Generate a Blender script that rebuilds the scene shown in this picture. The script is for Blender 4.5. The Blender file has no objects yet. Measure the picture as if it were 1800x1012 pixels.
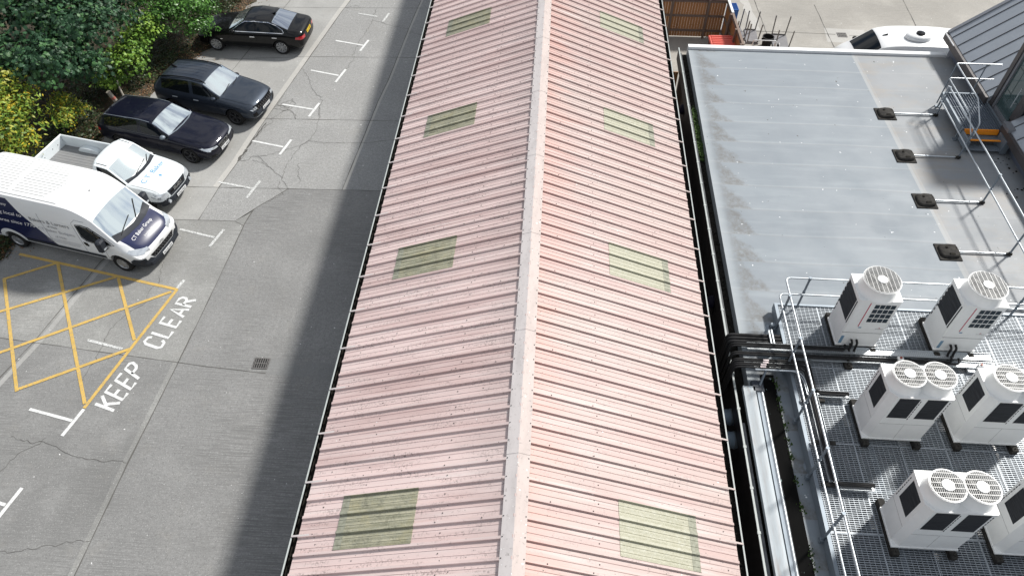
import bpy, bmesh, math, random
from mathutils import Vector, Matrix
from mathutils.bvhtree import BVHTree
random.seed(7)
scn = bpy.context.scene
COL = scn.collection
R = math.radians
# ------------------------------------------------------------------ camera
cam = bpy.data.cameras.new('camera'); camo = bpy.data.objects.new('camera', cam); COL.objects.link(camo)
cam.sensor_width = 36.0; cam.lens = 36.0*1280/1800; cam.clip_start = .1; cam.clip_end = 600
camo.location = (0, 0, 17.8)
camo.rotation_euler = (R(90-49.411), 0, R(3.374))
# yaw/pitch from the vanishing points of the roof ridge; no roll
fwd = Vector((-0.038296, 0.649496, -0.759400))
vx, vy, fpx = 116., -1494., 1280.
Yc = Vector((vx/fpx, -vy/fpx, -1)).normalized()
Zc = Vector((0, -Yc.z, Yc.y)).normalized()
Xc = Yc.cross(Zc)
Rcw = Matrix((Xc, Yc, Zc))          # camera -> world
camo.rotation_euler = Rcw.to_euler()
scn.camera = camo
# ------------------------------------------------------------------ light
SUNDIR = Vector((.77, .66, 1.02)).normalized()
w = bpy.data.worlds.new('World'); scn.world = w; w.use_nodes = True
nt = w.node_tree; nt.nodes.clear()
def N(nt, t, **k):
    n = nt.nodes.new(t)
    for a, b in k.items():
        if a.startswith('i_'): n.inputs[int(a[2:])].default_value = b
        else: setattr(n, a, b)
    return n
sky = N(nt, 'ShaderNodeTexSky', sky_type='NISHITA', sun_disc=False, sun_elevation=math.asin(SUNDIR.z), sun_rotation=math.atan2(SUNDIR.x, SUNDIR.y))
tc = N(nt, 'ShaderNodeTexCoord')
mp = N(nt, 'ShaderNodeMapping'); mp.inputs['Scale'].default_value = (1, 1, 1.8)
cn = N(nt, 'ShaderNodeTexNoise'); cn.inputs['Scale'].default_value = 5.5; cn.inputs['Detail'].default_value = 7; cn.inputs['Roughness'].default_value = .55
cr = N(nt, 'ShaderNodeMapRange'); cr.inputs[1].default_value = .40; cr.inputs[2].default_value = .56
nt.links.new(tc.outputs['Generated'], mp.inputs[0]); nt.links.new(mp.outputs[0], cn.inputs['Vector']); nt.links.new(cn.outputs[0], cr.inputs[0])
bg1 = N(nt, 'ShaderNodeBackground'); bg1.inputs[1].default_value = .07
bg2 = N(nt, 'ShaderNodeBackground'); bg2.inputs[0].default_value = (.93, .96, 1, 1); bg2.inputs[1].default_value = .78
mx = N(nt, 'ShaderNodeMixShader'); wo = N(nt, 'ShaderNodeOutputWorld')
nt.links.new(sky.outputs[0], bg1.inputs[0]); nt.links.new(cr.outputs[0], mx.inputs[0])
nt.links.new(bg1.outputs[0], mx.inputs[1]); nt.links.new(bg2.outputs[0], mx.inputs[2]); nt.links.new(mx.outputs[0], wo.inputs[0])
sl = bpy.data.lights.new('sun', 'SUN'); sl.energy = 4.8; sl.angle = R(5.5); sl.color = (1, .965, .91)
so = bpy.data.objects.new('sun', sl); COL.objects.link(so); so.rotation_euler = SUNDIR.to_track_quat('Z', 'Y').to_euler(); so.location = (20, 20, 30)
vs = scn.view_settings; vs.view_transform = 'Standard'; vs.look = 'None'; vs.exposure = 0.13; vs.gamma = 1; vs.use_curve_mapping = False

# ------------------------------------------------------------------ materials
class Mt:
    def __init__(s, name, col, rough=.7, metal=0., coat=0., ior=None, wp=False):
        s.m = bpy.data.materials.new(name); s.m.use_nodes = True; s.nt = s.m.node_tree
        s.b = s.nt.nodes['Principled BSDF']; s.col = None; s.base = (*col, 1)
        s.b.inputs['Base Color'].default_value = s.base; s.b.inputs['Roughness'].default_value = rough
        s.b.inputs['Metallic'].default_value = metal; s.b.inputs['Coat Weight'].default_value = coat; s.b.inputs['Coat Roughness'].default_value = .04
        if ior: s.b.inputs['IOR'].default_value = ior
        s.m.diffuse_color = s.base
        if wp: s.co = s.nt.nodes.new('ShaderNodeNewGeometry').outputs['Position']
        else: s.co = s.nt.nodes.new('ShaderNodeTexCoord').outputs['Object']
    def L(s, a, b): s.nt.links.new(a, b)
    def map(s, sc=(1, 1, 1), rot=(0, 0, 0), loc=(0, 0, 0)):
        n = s.nt.nodes.new('ShaderNodeMapping'); n.inputs['Scale'].default_value = sc; n.inputs['Rotation'].default_value = rot; n.inputs['Location'].default_value = loc
        s.L(s.co, n.inputs[0]); return n.outputs[0]
    def noise(s, scale, sc=(1, 1, 1), det=4, rough=.6, loc=(0, 0, 0), rot=(0, 0, 0)):
        n = s.nt.nodes.new('ShaderNodeTexNoise'); n.inputs['Scale'].default_value = scale; n.inputs['Detail'].default_value = det; n.inputs['Roughness'].default_value = rough
        s.L(s.map(sc, rot, loc), n.inputs['Vector']); return n.outputs[0]
    def vor(s, scale, sc=(1, 1, 1), rnd=1., feat='F1'):
        n = s.nt.nodes.new('ShaderNodeTexVoronoi'); n.inputs['Scale'].default_value = scale; n.inputs['Randomness'].default_value = rnd; n.feature = feat
        s.L(s.map(sc), n.inputs['Vector']); return n.outputs[0]
    def rng(s, sock, a, b, lo=0., hi=1.):
        n = s.nt.nodes.new('ShaderNodeMapRange'); n.inputs[1].default_value = a; n.inputs[2].default_value = b; n.inputs[3].default_value = lo; n.inputs[4].default_value = hi
        s.L(sock, n.inputs[0]); return n.outputs[0]
    def math(s, op, a, b=None, c=None):
        n = s.nt.nodes.new('ShaderNodeMath'); n.operation = op
        for i, v in enumerate((a, b, c)):
            if v is None: continue
            if isinstance(v, (int, float)): n.inputs[i].default_value = v
            else: s.L(v, n.inputs[i])
        return n.outputs[0]
    def xyz(s):
        n = s.nt.nodes.new('ShaderNodeSeparateXYZ'); s.L(s.co, n.inputs[0]); return n.outputs
    def mix(s, fac, col, blend='MIX'):
        n = s.nt.nodes.new('ShaderNodeMix'); n.data_type = 'RGBA'; n.blend_type = blend
        if isinstance(fac, (int, float)): n.inputs[0].default_value = fac
        else: s.L(fac, n.inputs[0])
        if s.col is None: n.inputs[6].default_value = s.base
        else: s.L(s.col, n.inputs[6])
        n.inputs[7].default_value = (*col, 1); s.col = n.outputs[2]; s.L(s.col, s.b.inputs['Base Color']); return s
    def bump(s, sock, strength=.3, dist=.01):
        n = s.nt.nodes.new('ShaderNodeBump'); n.inputs['Strength'].default_value = strength; n.inputs['Distance'].default_value = dist
        s.L(sock, n.inputs['Height']); s.L(n.outputs[0], s.b.inputs['Normal']); return s
    def rough(s, sock): s.L(sock, s.b.inputs['Roughness']); return s
def plain(name, col, rough=.6, metal=0., coat=0., dirt=.25, dcol=None, sc=3., ior=None, spec=None):
    k = Mt(name, col, rough, metal, coat, ior)
    if spec is None and max(col) < .06 and metal == 0: spec = .15
    if spec is not None: k.b.inputs['Specular IOR Level'].default_value = spec
    d = dcol or tuple(c*.55 for c in col)
    if dirt: k.mix(k.math('MULTIPLY', k.rng(k.noise(sc), .4, .75), dirt), d)
    return k.m
def concrete(name, col, broom=.0, speck=.5, stain=.35, warm=(.3, .28, .24), rot=0.):
    k = Mt(name, col, .9, wp=True)
    dk = tuple(c*.55 for c in col); lt = tuple(min(1, c*1.45) for c in col)
    k.mix(k.math('MULTIPLY', k.rng(k.noise(.22, det=5), .35, .7), stain), dk)
    k.mix(k.math('MULTIPLY', k.rng(k.noise(.5, det=6, loc=(7, 3, 0)), .5, .75), stain*.9), lt)
    k.mix(k.math('MULTIPLY', k.rng(k.noise(1.3, det=6, rough=.7, loc=(1, 9, 0)), .55, .75), .28), warm)
    k.mix(k.math('MULTIPLY', k.rng(k.noise(9, det=5, rough=.85), .38, .64), .5*speck+.12), dk)
    k.mix(k.math('MULTIPLY', k.rng(k.noise(.75, det=5, rough=.7, loc=(11, 2, 0)), .58, .70), .35*stain), tuple(c*.45 for c in col))
    k.mix(k.math('MULTIPLY', k.rng(k.noise(2.1, det=3, loc=(5, 8, 0)), .70, .76), .5*stain), tuple(c*.32  for c in col))
    sp = k.noise(26, det=3, rough=.85)
    k.mix(k.math('MULTIPLY', k.rng(sp, .57, .65), min(1, speck)), lt)
    k.mix(k.math('MULTIPLY', k.rng(k.noise(22, det=3, rough=.85, loc=(4, 4, 4)), .57, .66), min(1, speck)), tuple(c*.4 for c in col))
    k.mix(k.rng(k.noise(9, det=1, loc=(3, 1, 0)), .775, .79), (.75, .75, .74))
    h = sp
    if broom:
        br = k.noise(1, sc=(1.2, 34, 1), det=3, rough=.6, rot=(0, 0, rot))
        ms = k.rng(k.noise(.3, det=2, loc=(2, 2, 0)), .4, .6)
        k.mix(k.math('MULTIPLY', k.math('MULTIPLY', k.rng(br, .42, .6), ms), broom), dk)
        h = k.math('ADD', sp, k.math('MULTIPLY', br, broom*1.5))
    k.bump(h, .5, .008)
    return k.m
M = {}
M['conc_ground'] = concrete('concrete_base', (.28, .28, .27))
M['conc_left'] = concrete('smooth_parking_concrete', (.36, .358, .345), speck=.4, stain=.5)
M['conc_mid'] = concrete('aggregate_concrete', (.325, .325, .318), speck=1., stain=.4)
M['conc_edge'] = concrete('aggregate_concrete_edge', (.33, .333, .328), speck=1., stain=.35)
M['conc_drive'] = concrete('brushed_drive_concrete', (.262, .262, .257), broom=.85, speck=1., stain=.35)
M['conc_box'] = concrete('worn_bay_concrete', (.31, .31, .298), broom=.6, speck=.8, stain=.85)
M['conc_low'] = concrete('brushed_lower_concrete', (.262, .262, .256), broom=.85, speck=.9, stain=.8, rot=.12)
M['conc_yard'] = concrete('pale_yard_concrete', (.385, .368, .335), broom=.45, speck=.45, stain=.6, warm=(.40, .36, .30), rot=.3)
M['conc_strip'] = concrete('repair_strip_concrete', (.45, .44, .415), speck=.3, stain=.3)
M['conc_patch'] = concrete('dark_patch_concrete', (.235, .238, .235), broom=.4, speck=.5, stain=.4)
M['joint'] = Mt('joint_sealant', (.10, .097, .09), .95).m
def paint(name, col, wear):
    k = Mt(name, col, .75, wp=True)
    k.mix(k.rng(k.noise(22, det=5, rough=.8), wear, wear+.05), (.22, .22, .21))
    k.mix(k.math('MULTIPLY', k.rng(k.noise(3), .45, .7), .45), tuple(c*.55 for c in col)); k.mix(k.math('MULTIPLY', k.rng(k.noise(60, det=2), .5, .7), .3), (.3, .3, .29))
    return k.m
M['white_paint'] = paint('white_road_paint', (.70, .71, .70), .57)
M['worn_paint'] = paint('worn_white_road_paint', (.62, .63, .62), .51)
M['yellow_paint'] = paint('yellow_road_paint', (.58, .38, .085), .555)
# pink roof sheets
def roofmat(name, col, streak, rise):
    k = Mt(name, col, .55, wp=True)
    dk = (.40, .26, .245)
    k.mix(k.math('MULTIPLY', k.rng(k.noise(1, sc=(.18, 2.2, .3), det=4), .45, .65), .55), dk)
    k.mix(k.math('MULTIPLY', k.rng(k.noise(1, sc=(.5, 9, .5), det=3, loc=(3, 0, 0)), .5, .7), .35), (.66, .62, .60))
    k.mix(k.math('MULTIPLY', k.math('MULTIPLY', k.rng(k.noise(1, sc=(.9, 7, 3), det=3), .5, .62), k.rng(k.noise(22, det=3, rough=.8), .5, .62)), streak), (.20, .155, .15))
    x = k.xyz()[0]
    # red, unfaded colour washed down from under the ridge cap, dirt by the ridge
    dr = k.math('ABSOLUTE', k.math('ADD', x, .27))
    nz = k.noise(1, sc=(.6, 3.5, 1), det=3, loc=(0, 5, 0))
    f = k.rng(k.math('ADD', dr, k.math('MULTIPLY', nz, 3.2)), 1.6, 2.8, 1, 0)
    k.mix(k.math('MULTIPLY', f, .55 if rise else .45), (.52, .27, .22) if rise else (.38, .33, .32))
    sh_ = k.nt.nodes.new('ShaderNodeTexWhiteNoise'); sh_.noise_dimensions = '1D'; k.L(k.math('FLOOR', k.math('DIVIDE', k.math('SUBTRACT', k.xyz()[1], 4.69+(.386 if rise else -.386)*0), 1.158)), sh_.inputs['W'])
    k.mix(k.math('MULTIPLY', k.rng(sh_.outputs[0], .3, 1), .32), (.46, .31, .29) if rise else (.44, .33, .315))
    lich = k.rng(k.noise(11, det=4, rough=.8), .63, .70)
    k.mix(k.math('MULTIPLY', lich, .7), (.13, .11, .10))
    k.mix(k.rng(k.noise(16, det=1, loc=(9, 9, 9)), .76, .78), (.06, .05, .045))
    k.mix(k.rng(k.noise(13, det=1, loc=(1, 9, 4)), .79, .8), (.7, .7, .68))
    k.bump(k.noise(30), .15, .004)
    return k.m
M['pink_l'] = roofmat('faded_pink_sheet_left', (.66, .525, .502), .75, False)
M['pink_r'] = roofmat('faded_pink_sheet_right', (.44, .345, .318), .6, True)
def capmat(name, col):
    k = Mt(name, col, .6, wp=True)
    k.mix(k.math('MULTIPLY', k.rng(k.noise(4, sc=(1, .4, 1), det=5), .45, .7), .5), tuple(c*.72 for c in col))
    k.mix(k.math('MULTIPLY', k.rng(k.noise(14, det=4, rough=.75), .6, .68), .8), (.2, .18, .17))
    k.mix(k.rng(k.noise(17, det=1), .74, .76), (.75, .75, .74))
    return k.m
M['cap_l'] = capmat('ridge_cap_grey', (.56, .52, .51)); M['cap_r'] = capmat('ridge_cap_pink', (.45, .38, .355))
k = Mt('mossy_rooflight', (.43, .41, .30), .6, wp=True)
k.mix(k.math('MULTIPLY', k.rng(k.noise(1, sc=(1.2, 14, 1.2), det=5, rough=.7), .45, .65), .8), (.17, .175, .11))
k.mix(k.math('MULTIPLY', k.rng(k.noise(12, det=5, rough=.8), .48, .62), .65), (.33, .335, .27))
k.mix(k.math('MULTIPLY', k.rng(k.noise(5, det=5, rough=.8, loc=(5, 5, 5)), .5, .66), .6), (.09, .09, .065)); k.mix(k.math('MULTIPLY', k.rng(k.noise(2.5, det=4, loc=(2, 5, 5)), .5, .66), .5), (.40, .36, .20))
cw = k.math('ABSOLUTE', k.math('SUBTRACT', k.math('FRACT', k.math('DIVIDE', k.xyz()[1], .1287)), .5)); k.mix(k.math('MULTIPLY', k.rng(cw, .12, .42), .55), (.13, .13, .085)); k.mix(k.math('MULTIPLY', k.rng(k.noise(45, det=3, rough=.8), .52, .6), .5), (.42, .41, .32)); k.bump(k.math('ADD', cw, k.noise(25)), .5, .015); M['sky_l'] = k.m
k = Mt('mossy_rooflight_right', (.37, .36, .27), .6, wp=True)
k.mix(k.math('MULTIPLY', k.rng(k.noise(1, sc=(1.2, 14, 1.2), det=5, rough=.7), .5, .68), .6), (.24, .245, .16))
k.mix(k.math('MULTIPLY', k.rng(k.noise(14, det=5, rough=.8), .5, .62), .6), (.50, .50, .43))
cw = k.math('ABSOLUTE', k.math('SUBTRACT', k.math('FRACT', k.math('DIVIDE', k.xyz()[1], .1287)), .5)); k.mix(k.math('MULTIPLY', k.rng(cw, .15, .45), .45), (.22, .22, .15)); k.mix(k.math('MULTIPLY', k.rng(k.noise(45, det=3, rough=.8), .5, .6), .5), (.5, .49, .40)); k.bump(k.math('ADD', cw, k.noise(25)), .5, .015); M['sky_r'] = k.m
# flat roof membrane
def membrane():
    k = Mt('grey_roof_membrane', (.218, .248, .275), .55, wp=True)
    x, y, z = k.xyz()
    k.mix(k.math('MULTIPLY', k.rng(k.noise(.5, sc=(.5, 1.6, 1), det=5), .4, .7), .5), (.178, .202, .228))
    k.mix(k.math('MULTIPLY', k.rng(k.noise(.9, sc=(.4, 2.6, 1), det=5, loc=(4, 4, 0)), .5, .72), .4), (.30, .335, .36))
    # welded laps every 1.05 m
    yy = k.math('ADD', y, k.math('MULTIPLY', k.noise(.3, sc=(1, .1, 1), det=1), .12))
    fr = k.math('FRACT', k.math('DIVIDE', k.math('SUBTRACT', yy, 13.12), 1.062))
    k.mix(k.math('MULTIPLY', k.rng(fr, .0, .09, .5, 0), .9), (.33, .36, .38))
    k.mix(k.math('MULTIPLY', k.math('LESS_THAN', k.math('ABSOLUTE', k.math('SUBTRACT', fr, .985)), .01), .6), (.22, .23, .24))
    # silt that settles in each bay along the low edge
    edge = k.math('SUBTRACT', x, 5.1)
    wd = k.math('ADD', k.math('MULTIPLY', k.math('SUBTRACT', 1, fr), .75), k.math('MULTIPLY', k.noise(1.6, det=5, rough=.7), .9))
    silt = k.math('MULTIPLY', k.rng(k.math('SUBTRACT', wd, edge), -.02, .16), k.rng(edge, .18, .45))
    k.mix(k.math('MULTIPLY', k.math('MULTIPLY', silt, k.rng(k.noise(7, det=6, rough=.75), .3, .6)), .7), (.12, .112, .10))
    k.mix(k.math('MULTIPLY', k.rng(edge, 0, .3, .55, 0), .8), (.46, .49, .50))
    # the lap line by the railing blocks and warm staining beyond it
    ln = k.math('SUBTRACT', k.math('ADD', x, k.math('MULTIPLY', y, .036)), 12.13)
    k.mix(k.math('MULTIPLY', k.math('LESS_THAN', k.math('ABSOLUTE', ln), .09), .6), (.36, .365, .36))
    rs = k.math('GREATER_THAN', ln, 0)
    k.mix(k.math('MULTIPLY', rs, .5), (.275, .277, .28))
    k.mix(k.math('MULTIPLY', k.math('MULTIPLY', rs, k.rng(k.noise(.9, sc=(.6, 1.5, 1), det=6, rough=.7), .48, .66)), .6), (.275, .25, .22))
    k.mix(k.rng(k.noise(5.5, det=3, rough=.6, loc=(0, 0, 3)), .725, .74), (.75, .77, .78))
    k.mix(k.rng(k.noise(6, det=2, rough=.6, loc=(6, 2, 3)), .755, .765), (.07, .07, .065))
    k.rough(k.rng(k.noise(.8, det=4), .4, .7, .6, .75))
    k.bump(k.math('ADD', k.rng(fr, 0, .02), k.math('MULTIPLY', k.noise(3), .6)), .35, .01)
    return k.m
M['membrane'] = membrane()
M['white_trim'] = plain('white_edge_trim', (.78, .79, .79), .4, dirt=.2)
M['cladding'] = plain('dark_brown_cladding', (.014, .011, .012), .4, dirt=.4)
M['pinkwall'] = plain('grey_wall_sheet', (.2, .19, .185), .7)
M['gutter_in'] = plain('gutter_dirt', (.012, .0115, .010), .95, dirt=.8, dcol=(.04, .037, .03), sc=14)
M['gutter_lip'] = plain('gutter_lip_grey', (.40, .43, .42), .5, dirt=.5, sc=6)
M['black'] = plain('black_rubber', (.018, .018, .019), .6, dirt=.3, dcol=(.05, .05, .048), sc=12)
M['blackgap'] = plain('black_felt', (.015, .015, .014), .95, dirt=.9, dcol=(.04, .038, .034), sc=5)
k = Mt('dirty_black_lining', (.006, .006, .006), .95, wp=True); k.b.inputs['Specular IOR Level'].default_value = .05
k.mix(k.rng(k.noise(9, det=3), .70, .73), (.32, .43, .42)); k.mix(k.math('MULTIPLY', k.rng(k.noise(2, sc=(1, .5, 1), det=5), .5, .7), .6), (.010, .010, .0095)); M['dirtyblack'] = k.m
k = Mt('weathered_flashing', (.42, .47, .50), .5, wp=True)
k.mix(k.math('MULTIPLY', k.rng(k.noise(2, sc=(5, .5, 1), det=5), .45, .7), .7), (.34, .34, .34))
k.mix(k.math('MULTIPLY', k.rng(k.noise(1, sc=(3, .5, 1), det=4, loc=(2, 2, 2)), .56, .7), .7), (.24, .17, .14)); M['flashing'] = k.m
M['moss'] = plain('moss', (.045, .09, .015), .95, dirt=.8, dcol=(.02, .03, .01), sc=9)
M['galv'] = plain('galvanised_steel', (.52, .56, .59), .35, metal=.65, dirt=.3, sc=5)
M['galv_d'] = plain('dull_galvanised_beam', (.20, .235, .27), .5, metal=.35, dirt=.3, sc=4)
M['grate'] = plain('galvanised_grating', (.40, .435, .47), .5, metal=.3, dirt=.3, sc=2.5)
k = Mt('perforated_tray', (.50, .53, .55), .35, metal=.6)
k.mix(k.math('LESS_THAN', k.vor(22, rnd=0.), .17), (.02, .02, .02)); M['tray'] = k.m
M['hvac'] = plain('hvac_white_paint', (.78, .785, .77), .38, dirt=.14, sc=2)
M['hvac_side'] = plain('hvac_side_paint', (.78, .79, .78), .4, dirt=.22, sc=2)
M['coil'] = None
k = Mt('dark_coil', (.022, .024, .028), .6); k.b.inputs['Specular IOR Level'].default_value = .15
k.mix(k.math('MULTIPLY', k.rng(k.noise(1, sc=(2, 2, 60), det=2), .45, .6), .6), (.05, .053, .06)); M['coil'] = k.m
M['lattice'] = plain('blue_black_grille', (.03, .043, .055), .4, dirt=.3)
M['red'] = plain('red_stripe', (.42, .03, .07), .4, dirt=0)
M['label'] = plain('blue_label', (.16, .28, .4), .4, dirt=0)
M['fanwire'] = plain('fan_guard_wire', (.50, .50, .49), .4, dirt=0)
M['fandark'] = plain('fan_inside', (.07, .068, .065), .7, dirt=.3)
M['logo'] = plain('logo_print', (.1, .1, .12), .5, dirt=0)
M['zinc'] = plain('zinc_panel', (.34, .37, .405), .45, metal=.25, dirt=.2, sc=1.2)
M['zincdark'] = plain('zinc_seam_dark', (.06, .06, .065), .5, metal=.2, dirt=.2)
M['frame'] = plain('brown_window_frame', (.085, .078, .078), .4, metal=.2, dirt=.2)
M['frame_l'] = plain('grey_window_frame', (.26, .27, .29), .4, metal=.4, dirt=.2)
M['plinth'] = plain('blue_grey_plinth', (.12, .14, .18), .5, dirt=.3)
M['orange'] = plain('orange_nosing', (.80, .27, .01), .5, dirt=.2)
M['block'] = plain('recycled_rubber_block', (.022, .021, .020), .75, dirt=.6, dcol=(.075, .07, .06), sc=10)
k = Mt('fence_timber', (.42, .19, .07), .8, wp=True)
k.mix(k.math('MULTIPLY', k.rng(k.noise(1, sc=(5, 5, .3), det=3), .45, .75), .7), (.22, .095, .04))
M['timber'] = k.m
M['timber_rail'] = plain('grey_brown_rail', (.20, .145, .115), .8, dirt=.4, sc=6)
M['binred'] = plain('red_bin_lid', (.72, .13, .095), .45, dirt=.25, dcol=(.5, .2, .17))
M['blue'] = plain('blue_crate_plastic', (.02, .12, .42), .4, dirt=.2)
M['tablegrey'] = plain('grey_table_top', (.19, .185, .19), .45, dirt=.4, sc=5)
M['steel'] = plain('dull_steel_leg', (.2, .19, .18), .4, metal=.4, dirt=.2)
# vehicles
def carpaint(name, col, metal=.2, rough=.45): return plain(name, col, rough, metal=metal, coat=.55, dirt=.06, sc=2, spec=.15)
M['p_black'] = carpaint('black_car_paint', (.003, .003, .0035)); M['p_navy'] = carpaint('midnight_blue_car_paint', (.0035, .0045, .014), .2)
M['p_grey'] = carpaint('blue_grey_car_paint', (.035, .045, .062), .4); M['p_white'] = plain('white_van_paint', (.80, .81, .81), .3, coat=.5, dirt=.10, sc=2)
M['p_white2'] = plain('white_pickup_paint', (.74, .79, .81), .3, coat=.4, dirt=.16, sc=3)
M['p_liv'] = plain('navy_wrap', (.014, .02, .115), .3, coat=.5, dirt=.1)
M['blackplastic'] = plain('black_bumper_plastic', (.03, .034, .042), .5, dirt=.3)
M['trim'] = plain('gloss_black_trim', (.01, .01, .011), .15, dirt=0)
k = Mt('windscreen_glass', (.80, .88, .89), .03, metal=.92); M['screen'] = k.m
k = Mt('rear_window_glass', (.38, .42, .48), .04, metal=.85); M['rearglass'] = k.m
k = Mt('tinted_side_glass', (.006, .008, .009), .04, ior=1.4); M['glass'] = k.m
M['tyre'] = plain('tyre_rubber', (.018, .018, .018), .85, dirt=.3, dcol=(.05, .048, .045))
M['rim'] = plain('silver_alloy', (.55, .56, .57), .3, metal=.7, dirt=.2); M['rimdark'] = plain('dark_alloy', (.10, .10, .105), .35, metal=.6, dirt=.2)
M['chrome'] = plain('chrome', (.75, .76, .77), .12, metal=1, dirt=0)
M['lamp'] = plain('headlamp_glass', (.62, .66, .70), .12, metal=.5, dirt=0); M['taillamp'] = plain('red_tail_lamp', (.50, .008, .015), .15, coat=1, dirt=0)
M['plate_w'] = plain('white_number_plate', (.75, .76, .76), .4, dirt=0); M['plate_y'] = plain('yellow_number_plate', (.72, .50, .03), .4, dirt=0)
M['ink'] = plain('black_plate_lettering', (.012, .012, .013), .5, dirt=0); M['txtwhite'] = plain('white_lettering', (.8, .8, .8), .5, dirt=0)
M['txtgrey'] = plain('grey_lettering', (.17, .17, .18), .5, dirt=0); M['txtblue'] = plain('light_blue_lettering', (.09, .30, .52), .5, dirt=0)
M['bedfloor'] = plain('worn_load_floor', (.20, .205, .21), .8, dirt=.35, dcol=(.28, .27, .25), sc=3)
# vegetation
def leafm(name, c, rough=.5):
    k = Mt(name, c, rough); k.b.inputs['Specular IOR Level'].default_value = .3; k.mix(k.rng(k.noise(1.2, det=3), .35, .7), tuple(v*.62 for v in c)); k.b.inputs['Subsurface Weight'].default_value = 0.0
    return k.m
LEAF = {'syc': [leafm('sycamore_leaf_a', (.022, .066, .030)), leafm('sycamore_leaf_b', (.035, .098, .042)), leafm('sycamore_leaf_c', (.055, .14, .045))],
        'laurel': [leafm('laurel_leaf_a', (.065, .17, .028), .35), leafm('laurel_leaf_b', (.11, .26, .045), .35), leafm('laurel_leaf_c', (.03, .085, .02), .35)],
        'lime': [leafm('lime_leaf_a', (.13, .26, .035)), leafm('lime_leaf_b', (.20, .33, .04)), leafm('lime_leaf_c', (.05, .11, .02))],
        'yel': [leafm('yellow_green_leaf_a', (.24, .34, .04)), leafm('yellow_green_leaf_b', (.36, .38, .045)), leafm('yellow_leaf', (.52, .40, .03)), leafm('yellow_green_leaf_c', (.12, .22, .03))],
        'ivy': [leafm('ivy_leaf_a', (.018, .04, .016)), leafm('ivy_leaf_b', (.04, .07, .022)), leafm('ivy_leaf_c', (.055, .06, .02))],
        'dead': [leafm('dead_leaf_a', (.24, .12, .05), .8), leafm('dead_leaf_b', (.36, .21, .11), .8), leafm('dead_leaf_c', (.42, .31, .18), .8), leafm('dead_leaf_d', (.11, .06, .035), .8)]}
k = Mt('leaf_mould_soil', (.05, .042, .028), .95, wp=True)
k.mix(k.rng(k.noise(6, det=6, rough=.8), .5, .66), (.13, .08, .045)); k.mix(k.rng(k.noise(2.2, det=5, loc=(4, 0, 0)), .52, .66), (.035, .05, .02)); k.bump(k.noise(12), .8, .04); M['soil'] = k.m
M['bark'] = plain('bark', (.16, .13, .10), .9, dirt=.6, sc=9)
M['deadwood'] = plain('grey_dead_wood', (.36, .33, .28), .85, dirt=.4, sc=8)
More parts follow.
